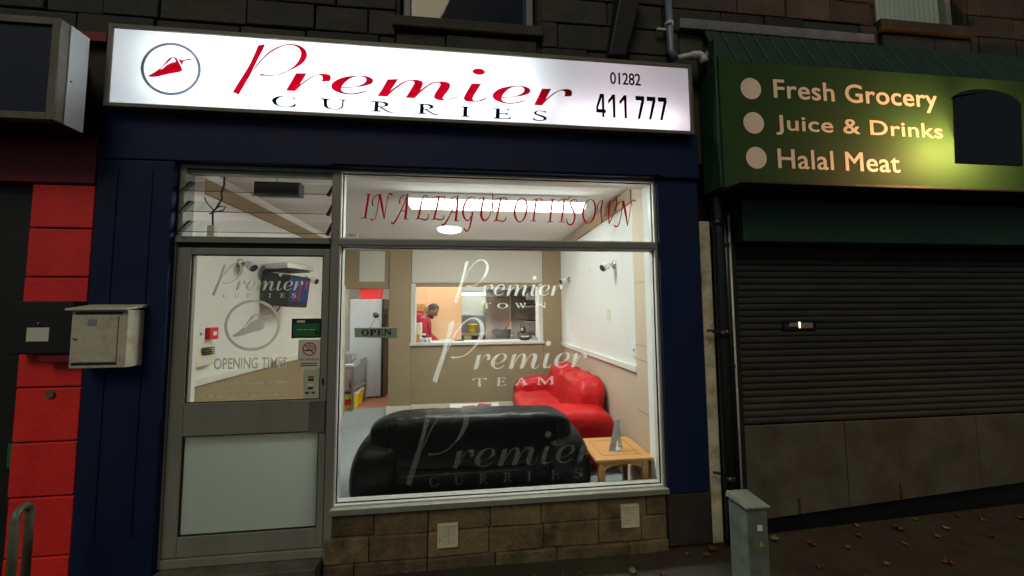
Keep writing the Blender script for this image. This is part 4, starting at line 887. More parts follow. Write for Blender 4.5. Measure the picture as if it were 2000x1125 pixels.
# ------------------------------------------------------------------ ceiling lights
t = thing('ceiling_light', 'long fluorescent ceiling light with white diffuser behind the red lettering', 'light', (.27, .87, 2.6))
MB().box(-.60, 1.12, .77, .97, 2.665, 2.719).build('base', 'white_plastic', t, bevel=.004)
MB().prism([(.777, 2.664), (.963, 2.664), (.945, 2.612), (.795, 2.612)], -.565, 1.085, 'YZ').build('diffuser', 'tube_shop', t)
for x in (-.60, 1.085): MB().box(x, x+.034, .768, .972, 2.606, 2.6645).build('end_cap', 'white_plastic', t, bevel=.004)
t = thing('ceiling_light', 'round glowing ceiling light further back in the room', 'light', (-.28, 2.12, 2.66))
MB().lathe([(.168, 0), (.168, -.02), (.15, -.022)], (-.28, 2.12, 2.719), 32).build('rim', 'white_plastic', t, smooth=False)
MB().lathe([(.148, 0), (.145, -.025), (.10, -.042), (.02, -.047)], (-.28, 2.12, 2.698), 32).build('diffuser', 'lamp_round', t, smooth=True)
t = thing('smoke_detector', 'small pale ceiling detector with dark dots near the mullion', 'detector', (-1.62, 2.65, 2.68))
MB().lathe([(.055, 0), (.05, -.03), (.03, -.035)], (-1.62, 2.65, 2.719), 20).build('body', 'white_plastic', t, smooth=True)
for x in (-1.655, -1.62, -1.585): MB().box(x-.009, x+.009, 2.585, 2.600, 2.694, 2.704).build('vent_slot', 'ink', t)
t = thing('wall_speaker', 'tiny white disc sensor high on the right wall', 'sensor', (1.39, 2.0, 2.45))
MB().lathe([(.03, 0), (.028, -.015), (.01, -.02)], (XR-.001, 2.05, 2.47), 16, 'X').build('disc', 'white_plastic', t, smooth=True)

# ------------------------------------------------------------------ wall spotlights
def spot(y, z, side, ang, label):
    x = XL if side < 0 else XR; s = -side
    t = thing('wall_spotlight', label, 'spotlight', (x, y, z), 'chrome wall spotlights')
    MB().lathe([(.045, 0), (.045, s*.012), (.03, s*.022)], (x+s*.001, y, z), 20, 'X').build('base', 'chrome', t, smooth=True)
    MB().tube([(x+s*.02, y, z), (x+s*.07, y, z+.01), (x+s*.085, y-.01, z-.005)], .008, 8).build('arm', 'chrome', t, smooth=True)
    d = Vector((s*math.cos(ang)*.8, -.25, -math.sin(ang))).normalized(); c = Vector((x+s*.085, y-.01, z-.01))
    MB().tube([c-d*.03, c-d*.01, c+d*.04, c+d*.062], [.016, .034, .040, .040], 16).build('head', 'trim_white', t, smooth=True)
    MB().tube([c+d*.0625, c+d*.064], [.034, .034], 16).build('lens', 'ink', t)
spot(.83, 2.065, -1, .5, 'chrome wall spotlight on the left wall nearest the street')
spot(2.10, 2.045, -1, .3, 'chrome wall spotlight on the left wall beside the television')
spot(.89, 2.085, 1, .4, 'chrome wall spotlight on the right wall nearest the street')
spot(2.55, 2.085, 1, .3, 'chrome wall spotlight on the right wall near the back corner')

# ------------------------------------------------------------------ television and video player on brackets
t = thing('television', 'small black television on a wall bracket seen through the door glass', 'television', (-1.82, 1.30, 1.72))
def tv(*b): return MB().box(*b).rot(R(-6), (-1.82, 1.30, 0)).rot(R(6), (-1.82, 1.30, 1.9), 'Y')
tv(-1.96, -1.70, 1.13, 1.48, 1.70, 2.010).build('case', 'black_plastic', t, bevel=.012)
scr = tv(-1.6995, -1.695, 1.155, 1.455, 1.755, 1.985).build('screen', 'screen', t)
for y0, z0, y1, z1 in ((1.28, 1.80, 1.32, 1.99), (1.19, 1.80, 1.24, 1.86), (1.38, 1.92, 1.43, 2.0)): tv(-1.6948, -1.6940, y0, y1, z0-.03, z1-.03).build('screen_figure', 'maroon', scr)
MB().tube([(-1.99, 1.2, 2.0), (-1.90, 1.2, 2.08), (-1.78, 1.2, 2.08)], .018, 8).build('bracket', 'black_plastic', t)
MB().tube([(-1.85, 1.08, 1.73), (-1.83, 1.05, 1.66), (-1.79, 1.05, 1.65), (-1.77, 1.07, 1.70)], .006, 6).build('cable', 'ink', t)
t = thing('video_player', 'grey video player on a bracket above the television', 'video player', (-1.78, 1.22, 2.09))
m1 = MB(); m1.box(-1.94, -1.66, 1.10, 1.40, 2.056, 2.112); m1.rot(R(-24), (-1.78, 1.22, 0)); m1.build('case', 'steel', t, bevel=.006)
m1 = MB(); m1.box(-1.98, -1.68, 1.12, 1.38, 2.040, 2.050); m1.rot(R(-24), (-1.78, 1.22, 0)); m1.build('shelf', 'black_plastic', t, bevel=.003)

# ------------------------------------------------------------------ small wall fittings
t = thing('light_switches', 'pair of white light switches on the left wall', 'switch', (XL, .35, 1.43))
for y in (.27, .36): MB().box(XL+.001, XL+.010, y, y+.085, 1.44, 1.525).build('plate', 'white_plastic', t, bevel=.003); 
for y in (.30, .39): MB().box(XL+.0102, XL+.014, y, y+.02, 1.47, 1.49).build('rocker', 'grey_plastic', t)
t = thing('fire_call_point', 'red fire alarm call point on the left wall', 'alarm', (XL, .5, 1.43))
MB().box(XL+.001, XL+.040, .455, .545, 1.435, 1.525).build('case', 'red_plastic', t, bevel=.004); MB().box(XL+.041, XL+.044, .48, .52, 1.465, 1.495).build('button', 'white_plastic', t)
t = thing('wall_notice', 'cream folded notice holder under the switches on the left wall', 'notice', (XL, .4, 1.26))
MB().hexa([(XL+.001, .27, 1.24), (XL+.07, .29, 1.25), (XL+.07, .50, 1.26), (XL+.001, .52, 1.25), (XL+.001, .27, 1.40), (XL+.035, .29, 1.405), (XL+.035, .50, 1.41), (XL+.001, .52, 1.41)]).build('holder', 'trim_cream', t, bevel=.004)
for z in (1.375, 1.36, 1.345, 1.33): MB().box(XL+.05, XL+.068, .36, .47, z, z+.006).build('print_line', 'ink', t)
tag(MB().box(XR-.012, XR-.001, 1.60, 1.68, 2.10, 2.23).build('thermostat', 'trim_white', None, bevel=.004), 'small pale thermostat plate between the right wall spotlights', 'thermostat')
tag(MB().box(XR-.004, XR-.001, 1.03, 1.12, 1.53, 1.65).build('wall_plate', 'trim_cream', None, bevel=.001), 'plain cream blanking plate on the white right wall', 'plate')
t = thing('wall_socket', 'white wall switch above the dado rail at the right end', 'switch', (XR, .47, 1.24)); MB().box(XR-.012, XR-.001, .45, .53, 1.235, 1.35).build('plate', 'white_plastic', t, bevel=.003); MB().box(XR-.016, XR-.0122, .48, .50, 1.28, 1.30).build('rocker', 'grey_plastic', t)
# black heater box and loose cable seen through the louvre
t = thing('air_heater', 'black box heater hung behind the louvre window', 'heater', (-1.42, .30, 2.5))
MB().box(-1.595, -1.275, .27, .35, 2.505, 2.605).build('case', 'black_plastic', t, bevel=.006); a = MB(); a.tube([(-1.60, .262, 2.495), (-1.262, .262, 2.495), (-1.262, .262, 2.60)], .004, 6); a.build('wire_guard', 'ink', t)
MB().box(-1.46, -1.44, .30, .31, 2.605, 2.719).build('hanger', 'trim_white', t)
t = thing('loose_cable', 'loose knotted cable hanging from a plug behind the louvre', 'cable', (-1.75, .28, 2.2))
MB().tube([(-1.79, .26, 2.719), (-1.785, .255, 2.56), (-1.80, .25, 2.50), (-1.79, .25, 2.46), (-1.83, .25, 2.385), (-1.85, .25, 2.36), (-1.845, .25, 2.26)], .006, 6).build('cable', 'ink', t)
MB().tube([(-1.94, .28, 2.50), (-1.90, .26, 2.43), (-1.85, .25, 2.38)], .004, 6).build('cord', 'ink', t)
MB().tube([(-1.85, .25, 2.37), (-1.80, .24, 2.40), (-1.76, .24, 2.395), (-1.78, .245, 2.37), (-1.84, .25, 2.36), (-1.87, .25, 2.345)], .005, 6).build('knot', 'ink', t)
MB().box(-1.875, -1.825, .235, .275, 2.17, 2.262).build('plug', 'vent_plastic', t, bevel=.006)

# ------------------------------------------------------------------ sofas
bs = thing('sofa', 'black leather sofa with its rounded back to the window', 'sofa', (.02, .6, FZ))
def pleat(x, y, z):
    k = .018*max(0, min(1, (abs(x)-.68)*8))*math.cos(x*90)*max(0, z); bul = 1+.10*(1-x*x)
    return (x, y*bul, z+k - .10*max(0, abs(x)-.80)*max(0, z)*2)
MB().squad((.012, .42, .640), (.775, .150, .216), .41, .33, 96, 22, pleat).build('back_cushion', 'black_leather', bs, smooth=True)
for sx_ in (-1, 1):
    def armd(x, y, z, s=sx_): return (x + s*(.20 - .36*max(z, 0)**1.5 - .28*max(-z, 0)**2), y, z)
    MB().squad((.02+sx_*.70, .66, .415), (.185, .44, .300), .55, .40, 40, 22, armd).build('arm', 'black_leather', bs, smooth=True)
MB().squad((.02, .66, .30), (.70, .40, .165), .25, .25, 40, 14).build('base', 'black_leather', bs, smooth=True)
MB().squad((.02, .44, .42), (.80, .165, .30), .35, .30, 48, 18).build('back_panel', 'black_leather', bs, smooth=True)
for x in (-.33, .37): MB().squad((x, .78, .50), (.34, .32, .09), .45, .35, 36, 14).build('seat_cushion', 'black_leather', bs, smooth=True)
for x in (-.55, .59):
    for y in (.35, .98): MB().tube([(x, y, FZ), (x, y, FZ+.06)], .025, 10).build('foot', 'ink', bs)

rs = thing('sofa', 'red leather sofa against the right wall', 'sofa', (1.0, 2.0, FZ))
MB().squad((1.02, 1.98, .30), (.36, .92, .17), .28, .22, 40, 14).build('base', 'red_leather', rs, smooth=True)
MB().squad((.90, 1.96, .47), (.36, .62, .10), .5, .35, 44, 16).build('seat_cushion', 'red_leather', rs, smooth=True)
def lean(x, y, z): return (x + .38*max(z, -.2) + .10*(abs(y)**3), y, z - .06*abs(y)**3)
for yc, l_ in ((1.50, 'a'), (2.22, 'b')):
    MB().squad((1.19, yc, .665), (.165, .40, .275), .55, .42, 44, 20, lean).build('back_cushion', 'red_leather', rs, smooth=True)
def armr(x, y, z): return (x, y*(1+.18*max(z, 0)), z*(1 if z < 0 else 1-.10*x*x))
for yc in (1.03, 2.70):
    MB().squad((.99, yc, .42), (.39, .20, .285), .50, .36, 44, 20, armr).build('arm', 'red_leather', rs, smooth=True)
for x in (.74, 1.28):
    for y in (1.15, 2.6): MB().tube([(x, y, FZ), (x, y, FZ+.05)], .025, 10).build('foot', 'ink', rs)
for y in (1.62, 2.05): MB().lathe([(.012, 0), (.010, -.006), (.003, -.008)], (1.085, y, .66), 10, 'X').build('button', 'red_leather', rs, smooth=True)

for yc in (1.50, 2.22):
    MB().tube([(1.055, yc-.30, .50), (1.06, yc, .52), (1.055, yc+.30, .50)], .006, 6).build('piping', 'red_leather', rs, smooth=True)
for x0 in (-.62, .02, .66): MB().tube([(x0, .268, .45), (x0, .262, .62), (x0, .275, .78), (x0, .33, .845)], .0035, 6).build('seam', 'black_leather', bs, smooth=True)
cl = bpy.data.textures.new('leather_lumps', 'CLOUDS'); cl.noise_scale = .16; cl.noise_depth = 3
for so, st_ in ((rs, .045), (bs, .022)):
    for ch in so.children:
        if ch.name.split('.')[0] in ('back_cushion', 'seat_cushion', 'arm', 'base', 'back_panel'):
            sv = ch.modifiers.new('sub', 'SUBSURF'); sv.levels = 1; sv.render_levels = 1
            dm = ch.modifiers.new('lumps', 'DISPLACE'); dm.texture = cl; dm.texture_coords = 'GLOBAL'; dm.strength = st_; dm.mid_level = .5
# ------------------------------------------------------------------ side table with menu stand
TZ = .515
t = thing('side_table', 'small square oak side table in the window corner', 'table', (1.16, .41, FZ))
MB().box(.925, 1.380, .165, .650, TZ-.022, TZ).build('top', 'oak', t, bevel=.006)
a = MB(); ring(a, 1.00, 1.305, .245, .570, .007, TZ, TZ+.0012); 
m1 = MB()
x0, x1, y0, y1 = 1.00, 1.305, .245, .570
m1.box(x0, x1, y0, y0+.006, TZ, TZ+.0012).box(x0, x1, y1-.006, y1, TZ, TZ+.0012).box(x0, x0+.006, y0+.006, y1-.006, TZ, TZ+.0012).box(x1-.006, x1, y0+.006, y1-.006, TZ, TZ+.0012); m1.build('inlay_line', 'oak_dark', t)
for x in (.955, 1.300):
    for y in (.195, .570): 
        MB().hexa([(x+.008, y+.006, FZ), (x+.042, y+.006, FZ), (x+.042, y+.046, FZ), (x+.008, y+.046, FZ), (x, y, TZ-.023), (x+.05, y, TZ-.023), (x+.05, y+.052, TZ-.023), (x, y+.052, TZ-.023)]).build('leg', 'oak', t, bevel=.004)
def apron(a0, a1, fx, plane):
    z1_ = TZ-.023; pts = [(a0, z1_), (a1, z1_), (a1, z1_-.075)] + [((a0+a1)/2+(a1-a0)/2*math.cos(math.pi*k_/10), z1_-.075+.042*math.sin(math.pi*k_/10)) for k_ in range(1, 10)] + [(a0, z1_-.075)]
    MB().prism(pts, fx, fx+.016, plane).build('apron', 'oak', t)
apron(1.006, 1.299, .203, 'XZ'); apron(1.006, 1.299, .600, 'XZ'); apron(.248, .569, .966, 'YZ'); apron(.248, .569, 1.318, 'YZ')
t = thing('menu_stand', 'slim leaning metal menu stand on the oak side table', 'stand', (1.14, .40, TZ))
MB().hexa([(1.085, .325, TZ+.004), (1.130, .308, TZ+.004), (1.133, .316, TZ+.004), (1.088, .333, TZ+.004), (1.165, .375, TZ+.235), (1.200, .360, TZ+.235), (1.203, .368, TZ+.235), (1.168, .383, TZ+.235)]).build('plate', 'steel', t, bevel=.001)
MB().hexa([(1.195, .400, TZ+.004), (1.225, .388, TZ+.004), (1.227, .394, TZ+.004), (1.197, .406, TZ+.004), (1.158, .385, TZ+.20), (1.188, .372, TZ+.20), (1.190, .378, TZ+.20), (1.160, .391, TZ+.20)]).build('prop', 'acrylic_clear', t)
MB().hexa([(1.078, .318, TZ+.0005), (1.128, .300, TZ+.0005), (1.232, .390, TZ+.0005), (1.190, .412, TZ+.0005), (1.078, .318, TZ+.0035), (1.128, .300, TZ+.0035), (1.232, .390, TZ+.0035), (1.190, .412, TZ+.0035)]).build('foot', 'acrylic_clear', t)
# ------------------------------------------------------------------ coffee table with magazines
t = thing('coffee_table', 'low white coffee table behind the black sofa', 'table', (.03, 1.88, FZ))
MB().box(-.26, .335, 1.66, 2.09, .475, .500).build('top', 'trim_white', t, bevel=.005)
for x in (-.24, .275):
    for y in (1.68, 2.03): MB().box(x, x+.04, y, y+.04, FZ, .474).build('leg', 'trim_white', t, bevel=.003)
for x, y, a_, m, l_ in ((-.02, 1.86, .2, 'mag_dark', 'dark glossy magazine on the white coffee table'), (.14, 1.93, -.3, 'maroon', 'reddish magazine on the white coffee table'), (.10, 1.80, .5, 'paper', 'pale leaflet on the white coffee table')):
    m1 = MB(); m1.box(x-.08, x+.08, y-.11, y+.11, .5005, .506); m1.rot(a_, (x, y, 0)); tag(m1.build('magazine', m, None, bevel=.001), l_, 'magazine')
# ================================================================== kitchen: doorway side
t = thing('fridge', 'tall white fridge with black glass front seen through the doorway', 'fridge', (-1.9, 4.6, FZ))
MB().box(-2.17, -1.62, 4.30, 4.88, FZ+.03, 1.885).build('cabinet', 'fridge_white', t, bevel=.006)
fd = MB().box(-1.617, -1.575, 4.29, 4.88, FZ+.03, 1.89).build('door_frame', 'black_plastic', t, bevel=.006)
MB().box(-1.574, -1.568, 4.36, 4.82, .35, 1.70).build('door_glass', 'dark_glass', fd); MB().tube([(-1.56, 4.35, 1.0), (-1.53, 4.35, 1.0), (-1.53, 4.35, 1.35), (-1.56, 4.35, 1.35)], .009, 8).build('handle', 'black_plastic', fd)
for x in (-2.12, -1.68): MB().box(x-.02, x+.02, 4.32, 4.36, FZ, FZ+.03).build('foot', 'ink', t)
t = thing('red_crate', 'red plastic crate on top of the fridge', 'crate', (-1.9, 4.55, 1.886))
MB().hexa([(-2.02, 4.40, 1.888), (-1.72, 4.40, 1.888), (-1.72, 4.75, 1.888), (-2.02, 4.75, 1.888), (-2.04, 4.38, 2.07), (-1.70, 4.38, 2.07), (-1.70, 4.77, 2.07), (-2.04, 4.77, 2.07)]).build('body', 'red_plastic', t, bevel=.01)
MB().box(-2.055, -1.685, 4.365, 4.785, 2.071, 2.09).build('rim', 'red_plastic', t, bevel=.006)
t = thing('steel_table', 'steel kitchen trolley table inside the doorway', 'table', (-1.98, 3.75, FZ))
MB().box(-2.28, -1.82, 3.44, 4.20, .76, .80).build('top', 'steel', t, bevel=.004); MB().box(-2.28, -1.82, 3.44, 4.20, .42, .445).build('shelf', 'steel', t, bevel=.003)
MB().box(-1.86, -1.84, 3.90, 4.20, .80, .86).build('upstand', 'steel', t)
for x in (-2.26, -1.86):
    for y in (3.46, 4.14): MB().box(x, x+.035, y, y+.035, FZ, .759).build('leg', 'steel', t, bevel=.003)
t = thing('jug', 'grey plastic jug on the steel kitchen table', 'jug', (-1.98, 3.62, .80))
MB().lathe([(.060, 0), (.072, .06), (.076, .15), (.080, .21), (.07, .212)], (-1.985, 3.62, .801), 20).build('body', 'grey_plastic', t, smooth=True)
MB().tube([(-1.915, 3.62, .98), (-1.865, 3.62, .97), (-1.855, 3.62, .90), (-1.915, 3.62, .85)], .010, 8).build('handle', 'grey_plastic', t, smooth=True)
tag(MB().box(-2.0, -1.86, 3.46, 3.60, .801, .83).build('paper_pile', 'paper_white', None, bevel=.006), 'white papers and wrap beside the grey jug', 'papers')
for x, y, l_ in ((-1.93, 3.66, 'yellow plastic tub on the floor nearest the doorway'), (-1.94, 3.95, 'yellow plastic tub further back under the steel table')):
    t = thing('tub', l_, 'tub', (x, y, FZ), 'yellow kitchen tubs'); MB().lathe([(.105, 0), (.125, .22), (.13, .23)], (x, y, FZ+.001), 20).build('bucket', 'yellow_plastic', t, smooth=False); MB().lathe([(.135, 0), (.135, .018)], (x, y, FZ+.2315), 20).build('lid', 'white_plastic', t); MB().box(x-.05, x+.05, y-.128, y-.122, FZ+.08, FZ+.16).build('tub_label', 'red_plastic', t)
tag(MB().lathe([(.05, 0), (.05, .10), (.04, .12)], (-1.93, 3.72, .446), 14).build('spice_jar', 'crate_wood', None, smooth=True), 'orange spice jar on the lower shelf of the steel table', 'jar')

# ================================================================== kitchen beyond the hatch
t = thing('kitchen_light', 'short fluorescent tube light on the far kitchen wall', 'light', (.06, 6.5, 2.07))
MB().box(-.26, .40, 6.53, 6.599, 2.065, 2.13).build('base', 'white_plastic', t, bevel=.004); MB().tube([(-.24, 6.50, 2.085), (.36, 6.50, 2.085)], .024, 14).build('tube', 'tube_kitchen', t, smooth=True)
t = thing('kitchen_light', 'warm lamp on the kitchen ceiling over the cook', 'light', (-.5, 4.1, 2.5))
MB().lathe([(.07, 0), (.06, -.03)], (-.5, 4.15, 2.619), 16).build('rose', 'white_plastic', t); MB().lathe([(.02, 0), (.055, -.03), (.06, -.07), (.03, -.11)], (-.5, 4.15, 2.588), 16).build('bulb', 'bulb_warm', t, smooth=True)
t = thing('kitchen_light', 'unseen added light on the kitchen ceiling just behind the hatch', 'light', (.4, 3.75, 2.56))  # added out of view to brighten the kitchen beyond the hatch
MB().box(-.15, .95, 3.70, 3.80, 2.585, 2.619).build('base', 'white_plastic', t); MB().box(-.10, .90, 3.72, 3.78, 2.56, 2.584).build('diffuser', 'added_cool', t)
t = thing('kitchen_light', 'unseen added light on the kitchen ceiling behind the doorway', 'light', (-1.6, 3.7, 2.56))  # added out of view to brighten the fridge and passage
MB().box(-1.65, -1.55, 3.35, 4.05, 2.585, 2.619).build('base', 'white_plastic', t); MB().box(-1.63, -1.57, 3.38, 4.02, 2.56, 2.584).build('diffuser', 'added_cool', t)
t = thing('wall_fan', 'small pale fan box on the far kitchen wall', 'fan', (.34, 6.5, 1.62)); MB().box(.28, .48, 6.52, 6.599, 1.62, 1.88).build('case', 'vent_plastic', t, bevel=.006); MB().lathe([(.07, 0), (.07, -.006)], (.38, 6.519, 1.75), 18, 'Y').build('grille', 'grey_plastic', t)
t = thing('back_table', 'steel bench along the far kitchen wall', 'bench', (0, 6.2, FZ))
MB().box(-.5, .36, 5.95, 6.58, 1.10, 1.135).build('top', 'steel', t, bevel=.004); MB().box(-.17, .0, 5.96, 6.2, .86, 1.095).build('drawer', 'vent_plastic', t, bevel=.004); MB().box(-.12, -.05, 5.945, 5.958, .98, .995).build('drawer_handle', 'ink', t)
for x in (-.48, .31): MB().box(x, x+.04, 5.96, 6.0, FZ, 1.099).build('leg', 'steel', t)
t = thing('tub', 'yellow food tub with lid on the far steel bench', 'tub', (.03, 6.1, 1.136), 'yellow kitchen tubs'); MB().lathe([(.105, 0), (.118, .19)], (.035, 6.1, 1.136), 22).build('bucket', 'yellow_plastic', t, smooth=False); MB().lathe([(.126, 0), (.126, .03), (.11, .036)], (.035, 6.1, 1.327), 22).build('lid', 'yellow_plastic', t); MB().box(-.03, .06, 5.978, 5.984, 1.20, 1.26).build('tub_label', 'paper', t)
tag(MB().box(-.22, -.08, 6.02, 6.16, 1.136, 1.15).build('tray', 'red_plastic', None, bevel=.004), 'small red tray on the far steel bench', 'tray')
tag(MB().box(-.22, .02, 6.53, 6.584, 1.561, 1.60).build('wall_shelf', 'white_plastic', None, bevel=.004), 'small white ledge on the far kitchen wall', 'shelf')
# splashback
t = thing('splashback', 'brownish steel splashback panels behind the cooker', 'splashback', (.85, 5.25, FZ))
MB().box(.315, .80, 5.20, 5.23, FZ, 1.965).build('panel', 'brown_steel', t); MB().box(.845, XR-.002, 5.20, 5.23, FZ, 1.965).build('panel', 'brown_steel', t); MB().box(.801, .844, 5.17, 5.23, FZ, 2.12).build('post', 'vent_plastic', t, bevel=.004); MB().box(.30, .314, 5.19, 5.23, FZ, 1.99).build('edge_trim', 'vent_plastic', t); MB().box(.30, XR-.002, 5.20, 5.235, 1.966, 2.12).build('header', 'trim_white', t)
t = thing('extractor_hood', 'dark extractor hood above the cooker', 'hood', (.85, 4.7, 2.1))
MB().hexa([(.25, 4.35, 2.06), (XR-.002, 4.35, 2.06), (XR-.002, 5.19, 2.125), (.25, 5.19, 2.125), (.35, 4.5, 2.45), (XR-.002, 4.5, 2.45), (XR-.002, 5.19, 2.45), (.35, 5.19, 2.45)]).build('canopy', 'hood_dark', t)
MB().box(1.05, XR-.004, 4.45, 4.48, 1.86, 2.10).build('filter', 'pot_steel', t)
ck = thing('cooker', 'steel cooker range below the hood', 'cooker', (.8, 4.7, FZ))
MB().box(.34, XR-.003, 4.30, 5.0, FZ, 1.02).build('body', 'steel', ck, bevel=.005)
for x in (.60, 1.08):
    MB().lathe([(.13, 0), (.13, .012), (.10, .014)], (x, 4.62, 1.021), 18).build('burner', 'ink', ck)
def pot(x, y, z, r_, h, l_, wide=None):
    t = thing('cooking_pot', l_, 'pot', (x, y, z), 'pots on the cooker')
    MB().lathe([(r_*.96, 0), (r_, h), (r_+.012, h+.006), (r_-.012, h+.004), (r_-.014, .02)], (x, y, z), 26).build('pan', 'pot_steel', t, smooth=False)
    for s in (-1, 1): MB().tube([(x+s*r_*.98, y-.03, z+h*.75), (x+s*(r_+.05), y-.03, z+h*.85), (x+s*(r_+.05), y+.03, z+h*.85), (x+s*r_*.98, y+.03, z+h*.75)], .008, 6).build('handle', 'pot_steel', t)
    return t
pot(.60, 4.62, 1.036, .155, .165, 'wide steel pot standing on the left burner'); pot(.59, 4.62, 1.206, .185, .085, 'shallow steel pan stacked on top of the left pot'); pot(1.06, 4.55, 1.036, .175, .19, 'large grey pot on the right of the cooker')
tag(MB().tube([(.60, 4.65, 1.22), (.72, 4.60, 1.40), (.78, 4.58, 1.50)], [.012, .010, .008], 8).build('ladle', 'red_plastic', None, smooth=True), 'red handled ladle standing in the steel pan', 'ladle')
t = thing('kettle', 'small chrome kettle behind the grey pot', 'kettle', (1.0, 4.75, 1.2)); MB().lathe([(.05, 0), (.06, .04), (.05, .09), (.02, .11)], (1.0, 4.55, 1.236), 16).build('body', 'chrome', t, smooth=True); MB().tube([(.95, 4.55, 1.33), (.97, 4.55, 1.39), (1.03, 4.55, 1.39), (1.05, 4.55, 1.33)], .007, 6).build('handle', 'ink', t)
for z, l_ in ((1.72, 'upper steel shelf with pans on the right kitchen wall'), (1.43, 'lower steel shelf with lids on the right kitchen wall')):
    t = thing('pan_shelf', l_, 'shelf', (1.2, 4.3, z)); MB().box(.98, XR-.003, 4.20, 4.55, z, z+.028).build('board', 'pot_steel', t, bevel=.003)
    MB().tube([(1.15, 4.36, z+.03), (1.15, 4.36, z+.055)], [.11, .15], 18).build('pan', 'ink', t); MB().tube([(1.02, 4.34, z+.05), (.86, 4.30, z+.08)], .011, 8).build('pan_handle', 'ink', t); MB().tube([(1.28, 4.30, z+.03), (1.28, 4.30, z+.10)], [.08, .09], 16).build('pan', 'pot_steel', t)
# things on the hatch counter
t = thing('card_reader', 'black and chrome bowl shaped phone charger on the right of the hatch counter', 'device', (.87, 3.2, 1.183)); MB().squad((.84, 3.22, 1.222), (.095, .06, .038), .7, .8, 24, 12).build('body', 'black_plastic', t, smooth=True); MB().squad((.84, 3.20, 1.245), (.07, .045, .018), .7, .8, 24, 10).build('top', 'chrome', t, smooth=True)
t = thing('card_terminal', 'grey card terminal at the right end of the hatch counter', 'device', (1.0, 3.2, 1.183)); MB().hexa([(.965, 3.14, 1.184), (1.030, 3.14, 1.184), (1.030, 3.27, 1.184), (.965, 3.27, 1.184), (.970, 3.15, 1.225), (1.025, 3.15, 1.225), (1.025, 3.26, 1.262), (.970, 3.26, 1.262)]).build('case', 'grey_plastic', t, bevel=.004); MB().hexa([(.978, 3.20, 1.244), (1.017, 3.20, 1.244), (1.017, 3.25, 1.261), (.978, 3.25, 1.261), (.978, 3.20, 1.2455), (1.017, 3.20, 1.2455), (1.017, 3.25, 1.2625), (.978, 3.25, 1.2625)]).build('display', 'ink', t)
for x, y, h, m, l_ in ((-.735, 3.24, .10, 'black_plastic', 'dark jar with white lid at the left of the hatch counter'), (-.755, 3.14, .045, 'red_plastic', 'small white pot with red print on the hatch counter'), (-.690, 3.13, .04, 'green_sticker', 'small white pot with green print on the hatch counter'), (-.635, 3.14, .045, 'grey_plastic', 'small white pot with grey print on the hatch counter')):
    t = thing('jar', l_, 'jar', (x, y, 1.183), 'jars on the hatch counter'); MB().lathe([(.030, 0), (.030, h)], (x, y, 1.183), 14).build('body', m if h > .08 else 'white_plastic', t, smooth=False); MB().lathe([(.031, 0), (.031, .022), (.024, .026)], (x, y, 1.1835+h), 14).build('lid', 'white_plastic', t)
    if h < .08: MB().box(x-.014, x+.014, y-.0325, y-.0305, 1.195, 1.215).build('print', m, t)
t = thing('till_box', 'pale box on the left of the hatch counter', 'box', (-.83, 3.2, 1.183)); MB().box(-.838, -.775, 3.16, 3.36, 1.183, 1.475).build('case', 'vent_plastic', t, bevel=.004); MB().squad((-.805, 3.150, 1.25), (.022, .009, .06), .8, .8, 12, 8).build('knob_pad', 'crate_wood', t)
tag(MB().hexa([(-.28, 3.30, 1.183), (-.12, 3.30, 1.183), (-.12, 3.46, 1.183), (-.28, 3.46, 1.183), (-.26, 3.32, 1.19), (-.13, 3.32, 1.205), (-.13, 3.44, 1.205), (-.26, 3.44, 1.19)]).build('card_reader_pad', 'ink', None), 'flat black pad in the middle of the hatch counter', 'pad')
tag(MB().box(-.46, -.30, 3.16, 3.32, 1.1825, 1.190).build('paper_pad', 'paper_white', None, bevel=.002), 'white order pad on the hatch counter', 'pad')
t = thing('wood_crates', 'stacked wooden boxes behind the cook', 'crate', (-1.05, 4.8, 1.2)); MB().box(-1.16, -.92, 4.66, 4.90, 1.66, 1.80).build('box', 'crate_wood', t, bevel=.006); MB().box(-1.44, -1.17, 4.66, 4.92, 1.60, 1.74).build('box', 'oak_dark', t, bevel=.006); MB().box(-1.46, -.90, 4.62, 4.935, 1.56, 1.598).build('shelf', 'oak_dark', t)

# ------------------------------------------------------------------ the cook
def skinmesh(name, joints, edges, m, parent, sub=2, root=0):
    me = bpy.data.meshes.new(name); off = parent_origin(parent)
    me.from_pydata([tuple(Vector(j[0])-off) for j in joints], edges, [])
    o = bpy.data.objects.new(name, me); COL.objects.link(o); o.parent = parent
    o.modifiers.new('skin', 'SKIN')
    if not me.skin_vertices: 
        bpy.context.view_layer.objects.active = o
        me.attributes.new
    sv = me.skin_vertices[0].data
    for i, j in enumerate(joints): sv[i].radius = j[1] if isinstance(j[1], tuple) else (j[1], j[1]); sv[i].use_root = (i == root)
    sb_ = o.modifiers.new('sub', 'SUBSURF'); sb_.levels = sub; sb_.render_levels = sub
    me.materials.append(MATS[m]); 
    for md in o.modifiers:
        if md.type == 'SKIN': md.use_smooth_shade = True
    return o
PX, PY = -.86, 4.10
man = thing('person', 'person in a dark red hoodie looking down while working in the kitchen', 'person', (PX, PY, FZ))
def off_(x, y, z): return (PX+x, PY+y, FZ+z)
